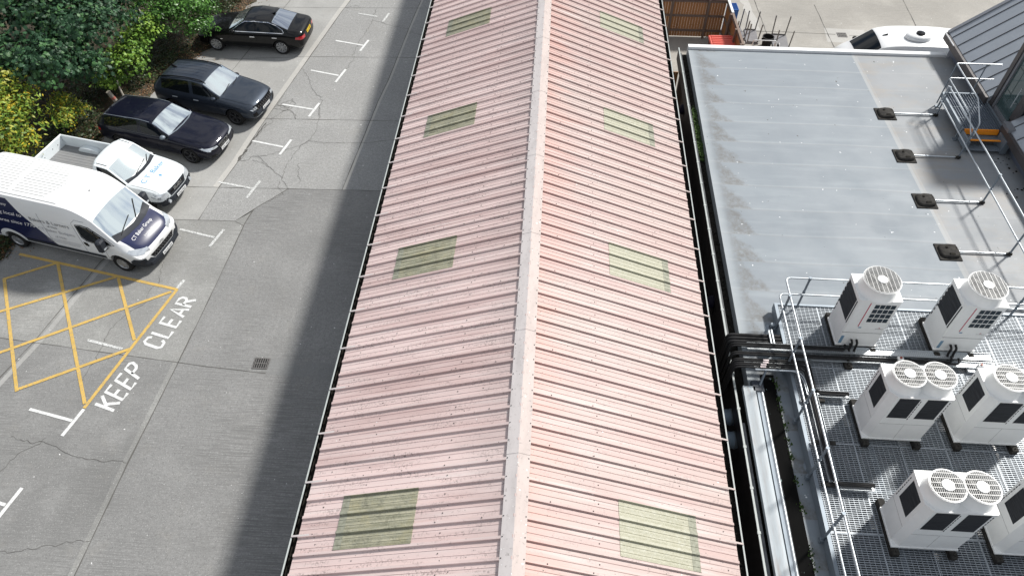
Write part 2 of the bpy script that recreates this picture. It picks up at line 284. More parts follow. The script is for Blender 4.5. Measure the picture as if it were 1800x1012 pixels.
# ------------------------------------------------------------------ builders
class MB:
    def __init__(s): s.v = []; s.f = []; s.mi = []
    def add(s, vs, fs, mi=0):
        o = len(s.v); s.v += [tuple(p) for p in vs]
        for f in fs: s.f.append([o+i for i in f]); s.mi.append(mi)
        return s
    def box(s, x0, x1, y0, y1, z0, z1, mi=0, X=None):
        vs = [Vector((x, y, z)) for z in (z0, z1) for y in (y0, y1) for x in (x0, x1)]
        if X is not None: vs = [X @ p for p in vs]
        return s.add(vs, [(0, 2, 3, 1), (4, 5, 7, 6), (0, 1, 5, 4), (2, 6, 7, 3), (0, 4, 6, 2), (1, 3, 7, 5)], mi)
    def bbox(s, x0, x1, y0, y1, z0, z1, b=.01, mi=0, X=None):      # box with chamfered vertical edges and top
        pl = [(x0+b, y0), (x1-b, y0), (x1, y0+b), (x1, y1-b), (x1-b, y1), (x0+b, y1), (x0, y1-b), (x0, y0+b)]
        cx, cy = (x0+x1)/2, (y0+y1)/2
        top = [(cx+(px-cx)*(1-b/(abs(x1-x0)/2)), cy+(py-cy)*(1-b/(abs(y1-y0)/2))) for px, py in pl]
        vs = [Vector((px, py, z0)) for px, py in pl]+[Vector((px, py, z1-b)) for px, py in pl]+[Vector((px, py, z1)) for px, py in top]
        if X is not None: vs = [X @ p for p in vs]
        fs = [(i, (i+1) % 8, 8+(i+1) % 8, 8+i) for i in range(8)]+[(8+i, 8+(i+1) % 8, 16+(i+1) % 8, 16+i) for i in range(8)]
        fs += [tuple(range(7, -1, -1)), tuple(range(16, 24))]
        return s.add(vs, fs, mi)
    def cyl(s, a, b, r, r2=None, n=10, mi=0, caps=True):
        a = Vector(a); b = Vector(b); r2 = r if r2 is None else r2; d = (b-a).normalized()
        u = d.orthogonal().normalized(); w_ = d.cross(u)
        vs = [a+(u*math.cos(t)+w_*math.sin(t))*r for t in [2*math.pi*i/n for i in range(n)]]+[b+(u*math.cos(t)+w_*math.sin(t))*r2 for t in [2*math.pi*i/n for i in range(n)]]
        fs = [(i, (i+1) % n, n+(i+1) % n, n+i) for i in range(n)]
        if caps: fs += [tuple(range(n-1, -1, -1)), tuple(range(n, 2*n))]
        return s.add(vs, fs, mi)
    def tube(s, pts, r, n=8, mi=0):
        P = [Vector(p) for p in pts]; rs = r if isinstance(r, (list, tuple)) else [r]*len(P)
        up = None; rings = []
        for i, p in enumerate(P):
            d = ((P[min(i+1, len(P)-1)]-p).normalized()+(p-P[max(i-1, 0)]).normalized())
            d = d.normalized() if d.length > 1e-6 else Vector((0, 0, 1))
            if up is None: up = d.orthogonal().normalized()
            u = (up-d*up.dot(d)); u = u.normalized() if u.length > 1e-6 else d.orthogonal().normalized(); up = u; w_ = d.cross(u)
            rings.append([p+(u*math.cos(2*math.pi*k/n)+w_*math.sin(2*math.pi*k/n))*rs[i] for k in range(n)])
        vs = [q for g in rings for q in g]
        fs = [(i*n+k, i*n+(k+1) % n, (i+1)*n+(k+1) % n, (i+1)*n+k) for i in range(len(P)-1) for k in range(n)]
        fs += [tuple(range(n-1, -1, -1)), tuple(range((len(P)-1)*n, len(P)*n))]
        return s.add(vs, fs, mi)
    def bent(s, pts, r, rad=.12, n=8, mi=0):                        # tube with rounded corners
        P = [Vector(p) for p in pts]; out = [P[0]]
        for i in range(1, len(P)-1):
            a = (P[i-1]-P[i]); b = (P[i+1]-P[i]); q = min(rad, a.length*.45, b.length*.45)
            A = P[i]+a.normalized()*q; B = P[i]+b.normalized()*q
            for t in (0, .25, .5, .75, 1): out.append(A*(1-t)**2+P[i]*2*t*(1-t)+B*t*t)
        out.append(P[-1]); return s.tube(out, r, n, mi)
    def lathe(s, prof, c=(0, 0, 0), n=24, mi=0, X=None, cap=False):
        vs = []
        for r, z in prof:
            for k in range(n):
                t = 2*math.pi*k/n; vs.append(Vector((c[0]+r*math.cos(t), c[1]+r*math.sin(t), c[2]+z)))
        if X is not None: vs = [X @ p for p in vs]
        fs = [(i*n+k, i*n+(k+1) % n, (i+1)*n+(k+1) % n, (i+1)*n+k) for i in range(len(prof)-1) for k in range(n)]
        if cap: fs += [tuple(range((len(prof)-1)*n, len(prof)*n))]
        return s.add(vs, fs, mi)
    def prism(s, poly, z0, z1, mi=0, X=None):
        n = len(poly); vs = [Vector((x, y, z0)) for x, y in poly]+[Vector((x, y, z1)) for x, y in poly]
        if X is not None: vs = [X @ p for p in vs]
        return s.add(vs, [tuple(range(n-1, -1, -1)), tuple(range(n, 2*n))]+[(i, (i+1) % n, n+(i+1) % n, n+i) for i in range(n)], mi)
    def build(s, name, mats, parent=None, smooth=0, loc=None, fixn=True):
        me = bpy.data.meshes.new(name); me.from_pydata([tuple(p) for p in s.v], [], s.f)
        for m in (mats if isinstance(mats, (list, tuple)) else [mats]): me.materials.append(m)
        me.polygons.foreach_set('material_index', s.mi)
        if fixn:
            bm = bmesh.new(); bm.from_mesh(me); bmesh.ops.recalc_face_normals(bm, faces=bm.faces); bm.to_mesh(me); bm.free()
        if smooth:
            me.polygons.foreach_set('use_smooth', [True]*len(me.polygons)); me.set_sharp_from_angle(angle=R(smooth))
        me.update(); o = bpy.data.objects.new(name, me); COL.objects.link(o)
        if parent: o.parent = parent
        if loc: o.location = loc
        return o
def tag(o, label, cat, group=None, kind=None):
    o['label'] = label
    if cat: o['category'] = cat
    if group: o['group'] = group
    if kind: o['kind'] = kind
    return o
def thing(name, label, cat, loc=(0, 0, 0), rz=0., group=None):
    o = bpy.data.objects.new(name, None); COL.objects.link(o); o.location = loc; o.rotation_euler = (0, 0, rz); o.empty_display_size = .3
    return tag(o, label, cat, group)
def struct(o, label=None):
    o['kind'] = 'structure'
    if label: o['label'] = label
    return o
def off(pts, o): return [(p[0]-o[0], p[1]-o[1], p[2]-o[2]) for p in pts]
def sheet(name, polys, z, m, mi=0):
    b = MB()
    for p in polys: b.add([(x, y, z) for x, y in p], [tuple(range(len(p)))])
    o = b.build(name, m, fixn=False)
    bm = bmesh.new(); bm.from_mesh(o.data)
    for f in bm.faces:
        if f.normal.z < 0: f.normal_flip()
    bm.to_mesh(o.data); bm.free(); return o
def ribbon(pts, wd, jit=0., seg=None):
    """polygon strips following a polyline on the ground"""
    P = [Vector(p) for p in pts]
    if seg:
        Q = [P[0]]
        for a, b in zip(P, P[1:]):
            n = max(1, int((b-a).length/seg))
            for i in range(1, n+1): Q.append(a.lerp(b, i/n))
        P = Q
    if jit: P = [P[0]]+[p+Vector((random.uniform(-jit, jit), random.uniform(-jit, jit))) for p in P[1:-1]]+[P[-1]]
    out = []; L_ = []; R_ = []
    for i, p in enumerate(P):
        d = (P[min(i+1, len(P)-1)]-P[max(i-1, 0)]).normalized(); nn = Vector((-d.y, d.x)); ww = wd*(random.uniform(.5, 1.5) if jit else 1)/2
        L_.append(p+nn*ww); R_.append(p-nn*ww)
    for i in range(len(P)-1): out.append([tuple(L_[i]), tuple(R_[i]), tuple(R_[i+1]), tuple(L_[i+1])])
    return out
# ------------------------------------------------------------------ ground
g = MB(); g.box(-160, 160, -60, 260, -.6, -.03); struct(g.build('ground', M['conc_ground']))
J1 = [(-9.3, 36.9), (-9.81, 33.18), (-10.03, 31.98), (-11.33, 23.26), (-11.62, 20.77), (-11.86, 19.42), (-12.03, 17.7)]
J2 = [(-6.2, 37), (-6.39, 33.38), (-6.6, 30.69), (-6.83, 26.67), (-7.01, 24.94), (-7.34, 19.54)]
J3 = [(-10.26, 18.34), (-10.36, 17.6), (-10.49, 13.81), (-10.63, 10.89), (-10.77, 8.52), (-10.88, 5.1), (-11.0, 0)]
J4 = [(-14.1, 17.0), (-14.6, 15.56), (-15.22, 12.24), (-15.58, 10.93), (-16.6, 7)]
struct(sheet('parking_strip', [[(-26, 37)]+J1[:6]+[(-14.0, 19.39), (-26, 19.3)]], 0, M['conc_left']))
struct(sheet('parking_strip', [[(-26, 19.3), (-14.0, 19.39), J1[5], J1[6], (-26, 17.7)]], 0, M['conc_left']))
struct(sheet('car_park_slab', [J1[:6][::-1]+J2+[(-9.31, 19.49)][:0]], 0, M['conc_mid']))
struct(sheet('car_park_slab', [J2+[(-4, 19.6), (-4, 37)]], 0, M['conc_edge']))
struct(sheet('car_park_slab', [[J1[5], (-9.31, 19.49), (-10.26, 18.34), (-10.74, 17.72), J1[6]]], 0, M['conc_mid']))
struct(sheet('car_park_slab', [[(-9.31, 19.49), (-7.34, 19.54), (-4, 19.6), (-4, 11.25), (-9.76, 11.66), (-10.59, 11.72)]+J3[3:0:-1]+[(-10.26, 18.34)]], 0, M['conc_drive']))
struct(sheet('car_park_slab', [[(-26, 17.7), J1[6], (-10.74, 17.72), (-10.30, 18.2), (-10.36, 17.6), (-10.49, 13.81), (-10.60, 11.72), (-16.32, 12.32), (-26, 13.2)]], 0, M['conc_box']))
struct(sheet('car_park_slab', [[(-26, 13.2), (-16.32, 12.32), (-10.60, 11.72), J3[3], J3[4], J3[5], J3[6], (-26, 0)]], 0, M['conc_low']))
struct(sheet('car_park_slab', [[(-10.59, 11.72), (-9.76, 11.66), (-4, 11.25), (-4, 0)]+J3[:2:-1]], 0, M['conc_drive']))
# lighter mortar strips along the long joints
def side(poly, o_, wd): return ribbon([(x+o_, y) for x, y in poly], wd)
struct(sheet('joint_repair_strip', side(J1[:6], -.13, .22)+side(J2[1:], .06, .10), .003, M['conc_strip']))
struct(sheet('joint_repair_strip', side(J3[1:], -.09, .14), .003, M['conc_box']))
struct(sheet('drain_patch', [[(-7.87, 12.05), (-4.6, 11.92), (-4.6, 11.27), (-7.89, 11.52)]], .003, M['conc_patch']))
jl = []
for p, wd in ((J1[:6], .05), (J1[5:], .035), (J2, .04), (J3, .05), ([(-10.26, 18.34), (-9.31, 19.49)], .04), ([(-10.26, 18.34), (-10.74, 17.72), (-10.37, 17.51)], .03),
              ([(-12.74, 33.01), (-13.45, 28.5), (-13.71, 26.78), (-14.1, 24)], .035), ([(-16, 32.2), (-11.75, 32.3), (-4, 32.7)], .03),
              ([(-17, 27.4), (-15.65, 27.53), (-10.63, 28.12), (-4, 28.4)], .03), ([(-11.54, 23.57), (-5.88, 23.73), (-4, 23.78)], .03),
              ([(-17, 19.35), (-12.8, 19.38), (-9.31, 19.49), (-4, 19.62)], .035), ([(-17, 17.6), (-12, 17.69), (-10.74, 17.72)], .035),
              ([(-19, 12.6), (-16.32, 12.32), (-9.76, 11.66), (-7.9, 11.52)], .035), (J4, .05)):
    jl += ribbon(p, wd*.6, .005, .35)
struct(sheet('slab_joint', jl, .005, M['joint']))
struct(sheet('joint_repair_strip', ribbon([(x+.17, y) for x, y in J4], .16), .003, M['conc_left']))
cr_ = [[(-8.42, 32.45), (-8.42, 31.19), (-8.57, 29.95), (-8.69, 29.21), (-8.73, 28.27)], [(-9.41, 24.79), (-9.13, 23.59), (-9.11, 22.9), (-9.24, 22.27), (-9.45, 21.98), (-9.59, 21.42), (-9.73, 20.89), (-9.7, 20.27), (-9.69, 19.97)],
 [(-9.24, 22.27), (-8.8, 22.18), (-7.26, 22.24), (-5.9, 22.54)], [(-11.14, 21.23), (-10.77, 21.14), (-10.35, 20.64), (-9.81, 20.16), (-9.39, 19.59), (-9.29, 19.45)], [(-9.24, 22.27), (-9.45, 21.98), (-10.08, 21.67), (-10.66, 21.25), (-11.09, 21.28), (-11.28, 21.0), (-11.54, 20.94)],
 [(-11.09, 23.54), (-10.92, 23.31), (-11.19, 23.12), (-11.24, 22.77), (-11.35, 22.42), (-11.45, 22.02), (-11.5, 21.75), (-11.48, 21.31), (-11.55, 20.99)], [(-9.73, 19.86), (-9.72, 19.57), (-9.42, 19.19), (-9.63, 18.99), (-9.94, 18.69)],
 [(-11.09, 23.54), (-10.5, 24.36), (-10.97, 24.45), (-10.26, 24.01), (-10.08, 23.6)], [(-10.71, 27.14), (-10.21, 26.42), (-9.93, 25.71), (-9.33, 24.95), (-9.36, 24.61), (-9.21, 23.86)],
 [(-10.98, 25.29), (-11.13, 24.51), (-10.58, 24.37), (-10.53, 24.97), (-10.82, 24.69), (-11.21, 24.25), (-10.41, 24.13), (-10.09, 23.65)], [(-10.6, 24.9), (-10.35, 24.6), (-10.5, 24.2), (-10.8, 24.1)],
 [(-14.28, 9.07), (-13.57, 8.91), (-13.45, 8.97), (-12.83, 8.79), (-12.38, 8.59), (-11.73, 8.52), (-10.75, 8.49)], [(-13.3, 9.1), (-13.47, 8.8), (-13.77, 8.67), (-14.06, 8.05)], [(-13.7, 5.9), (-12.95, 5.96), (-12.29, 6.06), (-11.74, 6.19), (-11.32, 6.31), (-10.87, 6.36)],
 [(-12.51, 15.68), (-12.45, 15.28), (-12.36, 14.82), (-12.51, 14.27), (-12.39, 13.98), (-12.87, 13.44), (-13.14, 12.72), (-13.07, 12.05), (-13.11, 11.27), (-13.13, 10.95)],
 [(-9.9, 32.42), (-9.46, 32.67), (-9.19, 32.48)], [(-8.4, 31.31), (-7.89, 31.16), (-7.41, 30.91), (-6.6, 30.68)], [(-6.55, 30.41), (-5.9, 30.18)], [(-8.65, 28.25), (-8.67, 27.87), (-8.78, 27.19)], [(-9.3, 20.9), (-9.0, 19.8)], [(-11.1, 21.0), (-10.7, 20.9), (-10.35, 20.64)]]
cl = []
for p in cr_: cl += ribbon(p, .0115, .045, .10)
cl += ribbon([(-11.2, 23.3), (-11.42, 22.2), (-11.5, 21.7)], .05, .03, .1)+ribbon([(-11.5, 21.6), (-11.62, 20.9)], .09, .03, .1)
struct(sheet('surface_crack', cl, .007, M['joint']))
# bay markings
mk = {0: [(-9.22, 31.92), (-8.19, 31.67), (-7.74, 32.01), (-7.9, 31.22)], 1: [(-9.75, 29.48), (-8.39, 29.15), (-8.27, 29.61), (-8.48, 28.7)], 2: [(-10.31, 27.07), (-8.98, 26.73), (-8.82, 27.22), (-9.05, 26.24)],
 3: [(-10.89, 24.56), (-9.48, 24.28), (-9.39, 24.74), (-9.6, 23.8)], 4: [(-11.42, 22.14), (-10.08, 21.83), (-9.93, 22.3), (-10.14, 21.38)], 5: [(-11.97, 19.7), (-10.57, 19.41), (-10.46, 19.84), (-10.69, 18.91)],
 6: [(-12.52, 17.21), (-11.14, 16.88), (-10.99, 17.29), (-11.22, 16.45)], 8: [(-13.62, 12.39), (-12.39, 12.12), (-11.55, 14.94), (-11.65, 14.57)], 9: [(-14.2, 9.94), (-12.79, 9.64), (-12.67, 10.03), (-12.9, 9.17)], 10: [(-14.8, 7.47), (-13.39, 7.14), (-13.24, 7.63), (-13.5, 6.6)]}
for n_, (a, b, c, d) in mk.items():
    wm = M['worn_paint'] if n_ in (0, 5, 6, 8) else M['white_paint']
    b2 = Vector(b)-(Vector(b)-Vector(a)).normalized()*.05
    pl = ribbon([a, tuple(b2)], .085)+ribbon([c, d], .10)
    struct(sheet('bay_marking', pl, .009 if n_ != 8 else .0085, wm))
yl = [((-17.47, 15.74), (-11.63, 14.52)), ((-11.63, 14.54), (-12.68, 10.06)), ((-17.42, 14.62), (-15.98, 15.44)), ((-17.42, 14.66), (-14.85, 10.49)), ((-15.98, 15.40), (-12.72, 10.2)), ((-13.72, 14.90), (-12.2, 12.47)),
      ((-18.9, 12.2), (-13.8, 14.93)), ((-18.9, 10.0), (-11.78, 14.42)), ((-14.9, 10.53), (-12.22, 12.13))]
for i, (a, b) in enumerate(yl): struct(sheet('yellow_box_marking', ribbon([a, b], .10), .0100+.0008*i, M['yellow_paint']))
def textmesh(s, font_size=1., shear=0., spacing=1.):
    c = bpy.data.curves.new('lettering', 'FONT'); c.body = s; c.size = font_size; c.shear = shear; c.space_character = spacing; c.resolution_u = 3
    o = bpy.data.objects.new('lettering', c); COL.objects.link(o); dg = bpy.context.evaluated_depsgraph_get()
    me = bpy.data.meshes.new_from_object(o.evaluated_get(dg)); COL.objects.unlink(o); bpy.data.objects.remove(o); bpy.data.curves.remove(c)
    vs = [v.co.copy() for v in me.vertices]; fs = [tuple(p.vertices) for p in me.polygons]; bpy.data.meshes.remove(me)
    x0 = min(v.x for v in vs); x1 = max(v.x for v in vs); y0 = min(v.y for v in vs); y1 = max(v.y for v in vs)
    return [((v.x-x0)/(x1-x0), (v.y-y0)/(y1-y0)) for v in vs], fs, (x1-x0)/(y1-y0)
# ground lettering drawn from strokes, like the stencilled original
GL = {'K': [[(0, 0), (0, 1)], [(.06, .42), (.62, 1)], [(.2, .56), (.65, 0)]], 'E': [[(.58, 0), (0, 0), (0, 1), (.58, 1)], [(0, .5), (.52, .5)]], 'P': [[(0, 0), (0, 1), (.45, 1), (.6, .88), (.6, .62), (.45, .5), (0, .5)]],
      'C': [[(.62, .2), (.5, .03), (.15, 0), (0, .16), (0, .84), (.15, 1), (.5, .97), (.62, .8)]], 'L': [[(0, 1), (0, 0), (.55, 0)]], 'A': [[(0, 0), (.33, 1), (.66, 0)], [(.12, .32), (.54, .32)]],
      'R': [[(0, 0), (0, 1), (.45, 1), (.6, .88), (.6, .64), (.45, .52), (0, .52)], [(.3, .52), (.62, 0)]]}
def groundword(wd, TL, BL, TR, BR):
    TL, BL, TR, BR = map(Vector, (TL, BL, TR, BR)); n = len(wd); tot = n*.62+(n-1)*.3; polys = []
    for i, ch in enumerate(wd):
        for st in GL[ch]:
            pp = []
            for (u, v) in st:
                U = (i*.92+u)/tot; a = BL.lerp(BR, U); b = TL.lerp(TR, U); pp.append(tuple(a.lerp(b, v)))
            polys.append(ribbon(pp, .092))
    return polys
def letters(name, strokes):
    b = MB()
    for i, st in enumerate(strokes):
        for p in st: b.add([(x, y, .008+.0006*(i % 4)) for x, y in p], [tuple(range(len(p)))])
    o = b.build(name, M['white_paint'], fixn=False)
    bm = bmesh.new(); bm.from_mesh(o.data)
    for f in bm.faces:
        if f.normal.z < 0: f.normal_flip()
    bm.to_mesh(o.data); bm.free(); return o
# upright strokes read along the driveway
struct(letters('keep_clear_lettering', groundword('KEEP', (-12.43, 10.22), (-11.80, 10.03), (-11.98, 11.70), (-11.46, 11.36))), 'white KEEP lettering painted beside the yellow box')
struct(letters('keep_clear_lettering', groundword('CLEAR', (-11.90, 12.38), (-11.30, 12.20), (-11.40, 14.22), (-10.87, 14.12))), 'white CLEAR lettering painted beside the yellow box')
# drain gratings
def drain(x0, x1, y0, y1, z, label):
    t = thing('drain_grating', label, 'drain', ((x0+x1)/2, (y0+y1)/2, z)); hx, hy = (x1-x0)/2, (y1-y0)/2
    b = MB(); b.box(-hx, hx, -hy, hy, -.02, .006); b.build('sump', M['black'], t)
    b = MB()
    for (a, c, d, e) in ((-hx, hx, -hy, -hy+.03), (-hx, hx, hy-.03, hy), (-hx, -hx+.03, -hy+.03, hy-.03), (hx-.03, hx, -hy+.03, hy-.03), (-hx, hx, -.012, .012)): b.box(a, c, d, e, .007, .016)
    for i in range(1, 7): b.box(-hx+2*hx*i/7-.012, -hx+2*hx*i/7+.012, -hy, hy, .007, .014)
    b.build('grating', M['steel'], t)
drain(-8.36, -7.9, 11.66, 12.05, .004, 'square iron drain grating in the drive beside the pink roofed building')
drain(13.08, 13.5, 31.13, 31.5, .004, 'iron drain grating in the pale yard beyond the flat roof')
# yard beyond the flat roof
struct(sheet('yard', [[(3.9, 21), (60, 21), (60, 90), (3.9, 90)]], 0, M['conc_yard']))
jl = []
for p in ([(10.65, 31.44), (13.0, 31.35)], [(13.6, 31.3), (16.9, 31.3), (30, 31)], [(9.78, 34.34), (9.87, 31.34), (10.2, 28)], [(17.01, 34.76), (16.87, 31.4), (16.7, 28)], [(9.3, 31.4), (10.65, 31.44)], [(12.6, 34), (12.7, 30)]): jl += ribbon(p, .03, .01, .3)
struct(sheet('drain_surround', [[(12.5, 30.7), (14.3, 30.6), (14.4, 31.8), (12.6, 31.9)]], .002, M['conc_strip']))
struct(sheet('yard_joint', jl, .004, M['joint']))
struct(sheet('yard_repair_strip', ribbon([(9.25, 35), (9.4, 32.8), (9.45, 31.5)], .35, .05, .3), .003, M['conc_strip']))
# bank with leaf mould
vg = [(-18.14, 14.9), (-17.83, 15.6), (-17.75, 17.0), (-17.85, 19.05), (-17.3, 22.0), (-16.7, 24.5), (-16.15, 26.3), (-15.7, 27.5), (-15.3, 28.3), (-15.2, 29.6), (-14.7, 31.4), (-14.4, 33.5), (-14, 38)]
b = MB(); nx = 26; ys = []; rows = []
def vgx(y):
    for a, c in zip(vg, vg[1:]):
        if a[1] <= y <= c[1]: return a[0]+(c[0]-a[0])*(y-a[1])/(c[1]-a[1])
    return vg[0][0] if y < vg[0][1] else vg[-1][0]
ny = 110; vs = []; fs = []
def bankz(d): return .03+.55*(1-math.exp(-d/3.))
for j in range(ny+1):
    y = 12.8+(38-12.8)*j/ny; ex = vgx(y)+.12*math.sin(y*3.1)+.08*math.sin(y*7.7+1)
    for i in range(nx+1):
        d = 14*(i/nx)**1.6; vs.append((ex-d, y, bankz(d)-.028*(i == 0)+(.05*math.sin(ex*5+i*2.1+y*3.3) if i else 0)*min(1, d)))
fs = [(j*(nx+1)+i, (j+1)*(nx+1)+i, (j+1)*(nx+1)+i+1, j*(nx+1)+i+1) for j in range(ny) for i in range(nx)]
b.add(vs, fs); struct(b.build('bank', M['soil'], smooth=60))
# ------------------------------------------------------------------ pink-roofed building
XE_L, XE_R, ZE = -4.62, 4.14, 3.46; XR, ZR = -.27, 5.07
pb = thing('shed_building', 'long low building with faded pink ribbed metal roof down the middle of the photo', 'building')
Y0, Y1, PIT = .8, 44.0, .386
b = MB(); b.box(-4.3, 3.85, 1.2, 43.6, -.02, 3.30); b.build('wall', M['pinkwall'], pb)
def zroof(x, h=0.): return (5.0+.374*(x+.49) if x < XR else 5.0-.374*(x+.05))+h
prof = []
k0, k1 = -10, 101
for kk in range(k0, k1):
    yc = 4.69+PIT*kk
    for dy, h in ((-.040, 0), (-.032, .052), (.022, .052), (.040, 0), (.120, 0), (.128, .010), (.138, 0), (.246, 0), (.254, .010), (.264, 0)): prof.append((yc+dy, h))
def slope(name, xe, xt, m):
    b = MB(); nxs = 2; xs = [xe+(xt-xe)*i/nxs for i in range(nxs+1)]; n = len(prof)
    vs = [(x, y, zroof(x, h)) for x in xs for y, h in prof]
    b.add(vs, [(i*n+j, i*n+j+1, (i+1)*n+j+1, (i+1)*n+j) for i in range(nxs) for j in range(n-1)])
    o = b.build(name, m, pb, fixn=False)
    bm = bmesh.new(); bm.from_mesh(o.data)
    for f in bm.faces:
        if f.normal.z < 0: f.normal_flip()
    bm.to_mesh(o.data); bm.free()
    s = o.modifiers.new('thickness', 'SOLIDIFY'); s.thickness = .004; s.offset = -1
    return o
tag(slope('roof_slope', XE_L, XR+.02, M['pink_l']), 'greyer pink left roof slope', None)
tag(slope('roof_slope', XE_R, XR-.02, M['pink_r']), 'warmer pink right roof slope', None)
for side_, xa, mt_ in ((-1, -.50, M['cap_l']), (1, -.04, M['cap_r'])):
    b = MB(); y = Y0
    while y < Y1:
        ye = min(y+2.98, Y1); hz = .042
        z0 = zroof(xa, hz); z1 = 5.0+.374*.22+.045
        b.add([(xa, y, z0), (xa, ye, z0), (XR, ye, z1), (XR, y, z1), (xa, y, z0-.03), (xa, ye, z0-.03)], [(0, 1, 2, 3), (0, 1, 5, 4)])
        b.add([(xa-.002*side_*-1, ye-.07, z0+.006), (xa-.002*side_*-1, ye+.03, z0+.004), (XR, ye+.03, z1+.004), (XR, ye-.07, z1+.006)], [(0, 1, 2, 3)]); y = ye+.006
    b.build('ridge_cap', mt_, pb, fixn=False)
    b = MB(); b.box(xa+.02*side_*-1-.012, xa+.02*side_*-1+.012, Y0, Y1, zroof(xa)-.03, zroof(xa)+.012); b.build('ridge_filler', M['black'], pb)
# roof lights, three ribs wide
for side_, x0, x1, ms in ((-1, -3.79, -2.2, M['sky_l']), (1, 1.71, 3.31, M['sky_r'])):
    for kk in (1, 19 if 0 else 19, 34, 49, 64):
        kk = {1: 1, 19: 19, 34: 34, 49: 49, 64: 64}[kk]
        ya, yb = 4.69+PIT*kk, 4.69+PIT*(kk+3)
        ps = [(y, h) for y, h in prof if ya-.02 < y < yb+.02]; xs = [x0, x0*.5+x1*.5, x1]; n = len(ps); b = MB()
        b.add([(x, y, zroof(x, h+.008)) for x in xs for y, h in ps], [(i*n+j, i*n+j+1, (i+1)*n+j+1, (i+1)*n+j) for i in range(2) for j in range(n-1)])
        o = b.build('rooflight', ms, pb, fixn=False)
        bm = bmesh.new(); bm.from_mesh(o.data)
        for f in bm.faces:
            if f.normal.z < 0: f.normal_flip()
        bm.to_mesh(o.data); bm.free(); s = o.modifiers.new('t', 'SOLIDIFY'); s.thickness = .006; s.offset = -1
        # lapped, dirtier strip at the lower end
        xl = x0 if side_ < 0 else x1; b = MB(); xs = [xl, xl-.16*side_]
        b.add([(x, y, zroof(x, h+.012)) for x in xs for y, h in ps], [(j, j+1, n+j+1, n+j) for j in range(n-1)]); b.build('lap_strip', plain('rooflight_lap', (.30, .305, .24), .7, dirt=.8, dcol=(.14, .14, .10), sc=16), o, fixn=False)
# gutters with their pink straps
for side_, xe, kr in ((-1, XE_L, 2), (1, XE_R, 0)):
    sg = side_; zi = zroof(xe)
    b = MB(); xo = xe+sg*.125; xi = xe-sg*.06
    b.add([(xi, Y0, zi-.03), (xi, Y1, zi-.03), (xi, Y1, zi-.13), (xi, Y0, zi-.13), (xo, Y0, zi-.13), (xo, Y1, zi-.13), (xo, Y1, zi-.03), (xo, Y0, zi-.03)], [(0, 1, 2, 3), (3, 2, 5, 4), (4, 5, 6, 7)])
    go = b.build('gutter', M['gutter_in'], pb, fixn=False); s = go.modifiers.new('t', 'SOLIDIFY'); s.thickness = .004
    b = MB(); b.box(min(xo, xo+sg*.03), max(xo, xo+sg*.03), Y0, Y1, zi-.15, zi-.012); b.build('gutter_lip', M['gutter_lip'], go)
    # clumps of silt and moss lying in the trough
    b = MB(); y = Y0
    while y < 40:
        L_ = random.uniform(.02, .09); xx = random.uniform(min(xi, xo)+.03, max(xi, xo)-.03); hh = random.uniform(.01, .05)
        b.lathe([(L_*.6, 0), (L_*.45, hh*.7), (.001, hh)], (xx, y, zi-.13), n=6); y += random.uniform(.03, .16)
    b.build('gutter_silt', M['gutter_in'], go)['kind'] = 'stuff'
    for kk in range(k0, k1):
        if kk % 3 == kr:
            b = MB(); y = 4.69+PIT*kk; x2 = xo+sg*.02
            b.add([(xe-sg*.25, y-.018, zroof(xe-sg*.25, .052)), (xe-sg*.25, y+.018, zroof(xe-sg*.25, .052)), (x2, y+.018, zi+.005), (x2, y-.018, zi+.005),
                   (xe-sg*.25, y-.018, zroof(xe-sg*.25, .012)), (xe-sg*.25, y+.018, zroof(xe-sg*.25, .012)), (x2, y+.018, zi-.02), (x2, y-.018, zi-.02)], [(0, 1, 2, 3), (4, 5, 6, 7), (0, 3, 7, 4), (1, 2, 6, 5), (2, 3, 7, 6)])
            b.build('gutter_strap', M['cap_r'] if sg > 0 else M['cap_l'], go)
# fixings
b = MB()
def screw(x, y, h, r=.013): b.lathe([(r, 0), (r*.8, .008), (.001, .012)], (x, y, zroof(x, h)), n=5)
for kk in range(k0, k1):
    y = 4.69+PIT*kk
    for sx in (-.475, -.065): screw(sx, y, .045)
    for sd, xe in ((-1, XE_L), (1, XE_R)):
        for q in range(5):
            x = (-.9-.85*q) if sd < 0 else (.35+.86*q)
            if kk % 3 == (2 if sd < 0 else 0): screw(x+random.uniform(-.03, .03), y, .05)
            if q in (1, 3) or (q == 4 and kk % 2): screw(x+.1, y+.19, .0)
o = b.build('roof_fixing', M['black'], pb); o['kind'] = 'stuff'
# ------------------------------------------------------------------ flat roofed building
fb = thing('flat_roof_building', 'single storey building with grey membrane flat roof beside the pink roof', 'building')
ZR2 = 2.9
b = MB(); b.box(5.03, 20, -2, 25.0, -.02, 2.44); b.build('wall', M['cladding'], fb)
b = MB(); b.box(5.14, 20, -2, 24.86, 2.55, ZR2); b.build('roof_membrane', M['membrane'], fb)
b = MB(); b.box(5.14, 14.6, 24.865, 25.06, 2.5, 3.0); b.build('white_edge_trim', M['white_trim'], fb)
b = MB(); b.box(4.80, 4.83, -2, 24.98, 2.40, 2.86); b.build('parapet_upstand', M['cladding'], fb)
b = MB(); b.box(4.785, 4.83, -2, 24.98, 2.862, 2.895)
for y in range(0, 24, 1): b.box(4.775, 4.845, y+.3, y+.36, 2.86, 2.902)
b.build('upstand_capping', M['gutter_lip'], fb)
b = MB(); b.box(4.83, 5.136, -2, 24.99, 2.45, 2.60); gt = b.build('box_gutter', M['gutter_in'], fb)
b = MB(); b.box(4.832, 4.93, 11.6, 24.9, 2.602, 2.72); b.build('gutter_lining', plain('wet_grey_lining', (.10, .105, .11), .3, dirt=.8, dcol=(.02, .02, .018), sc=3), gt)
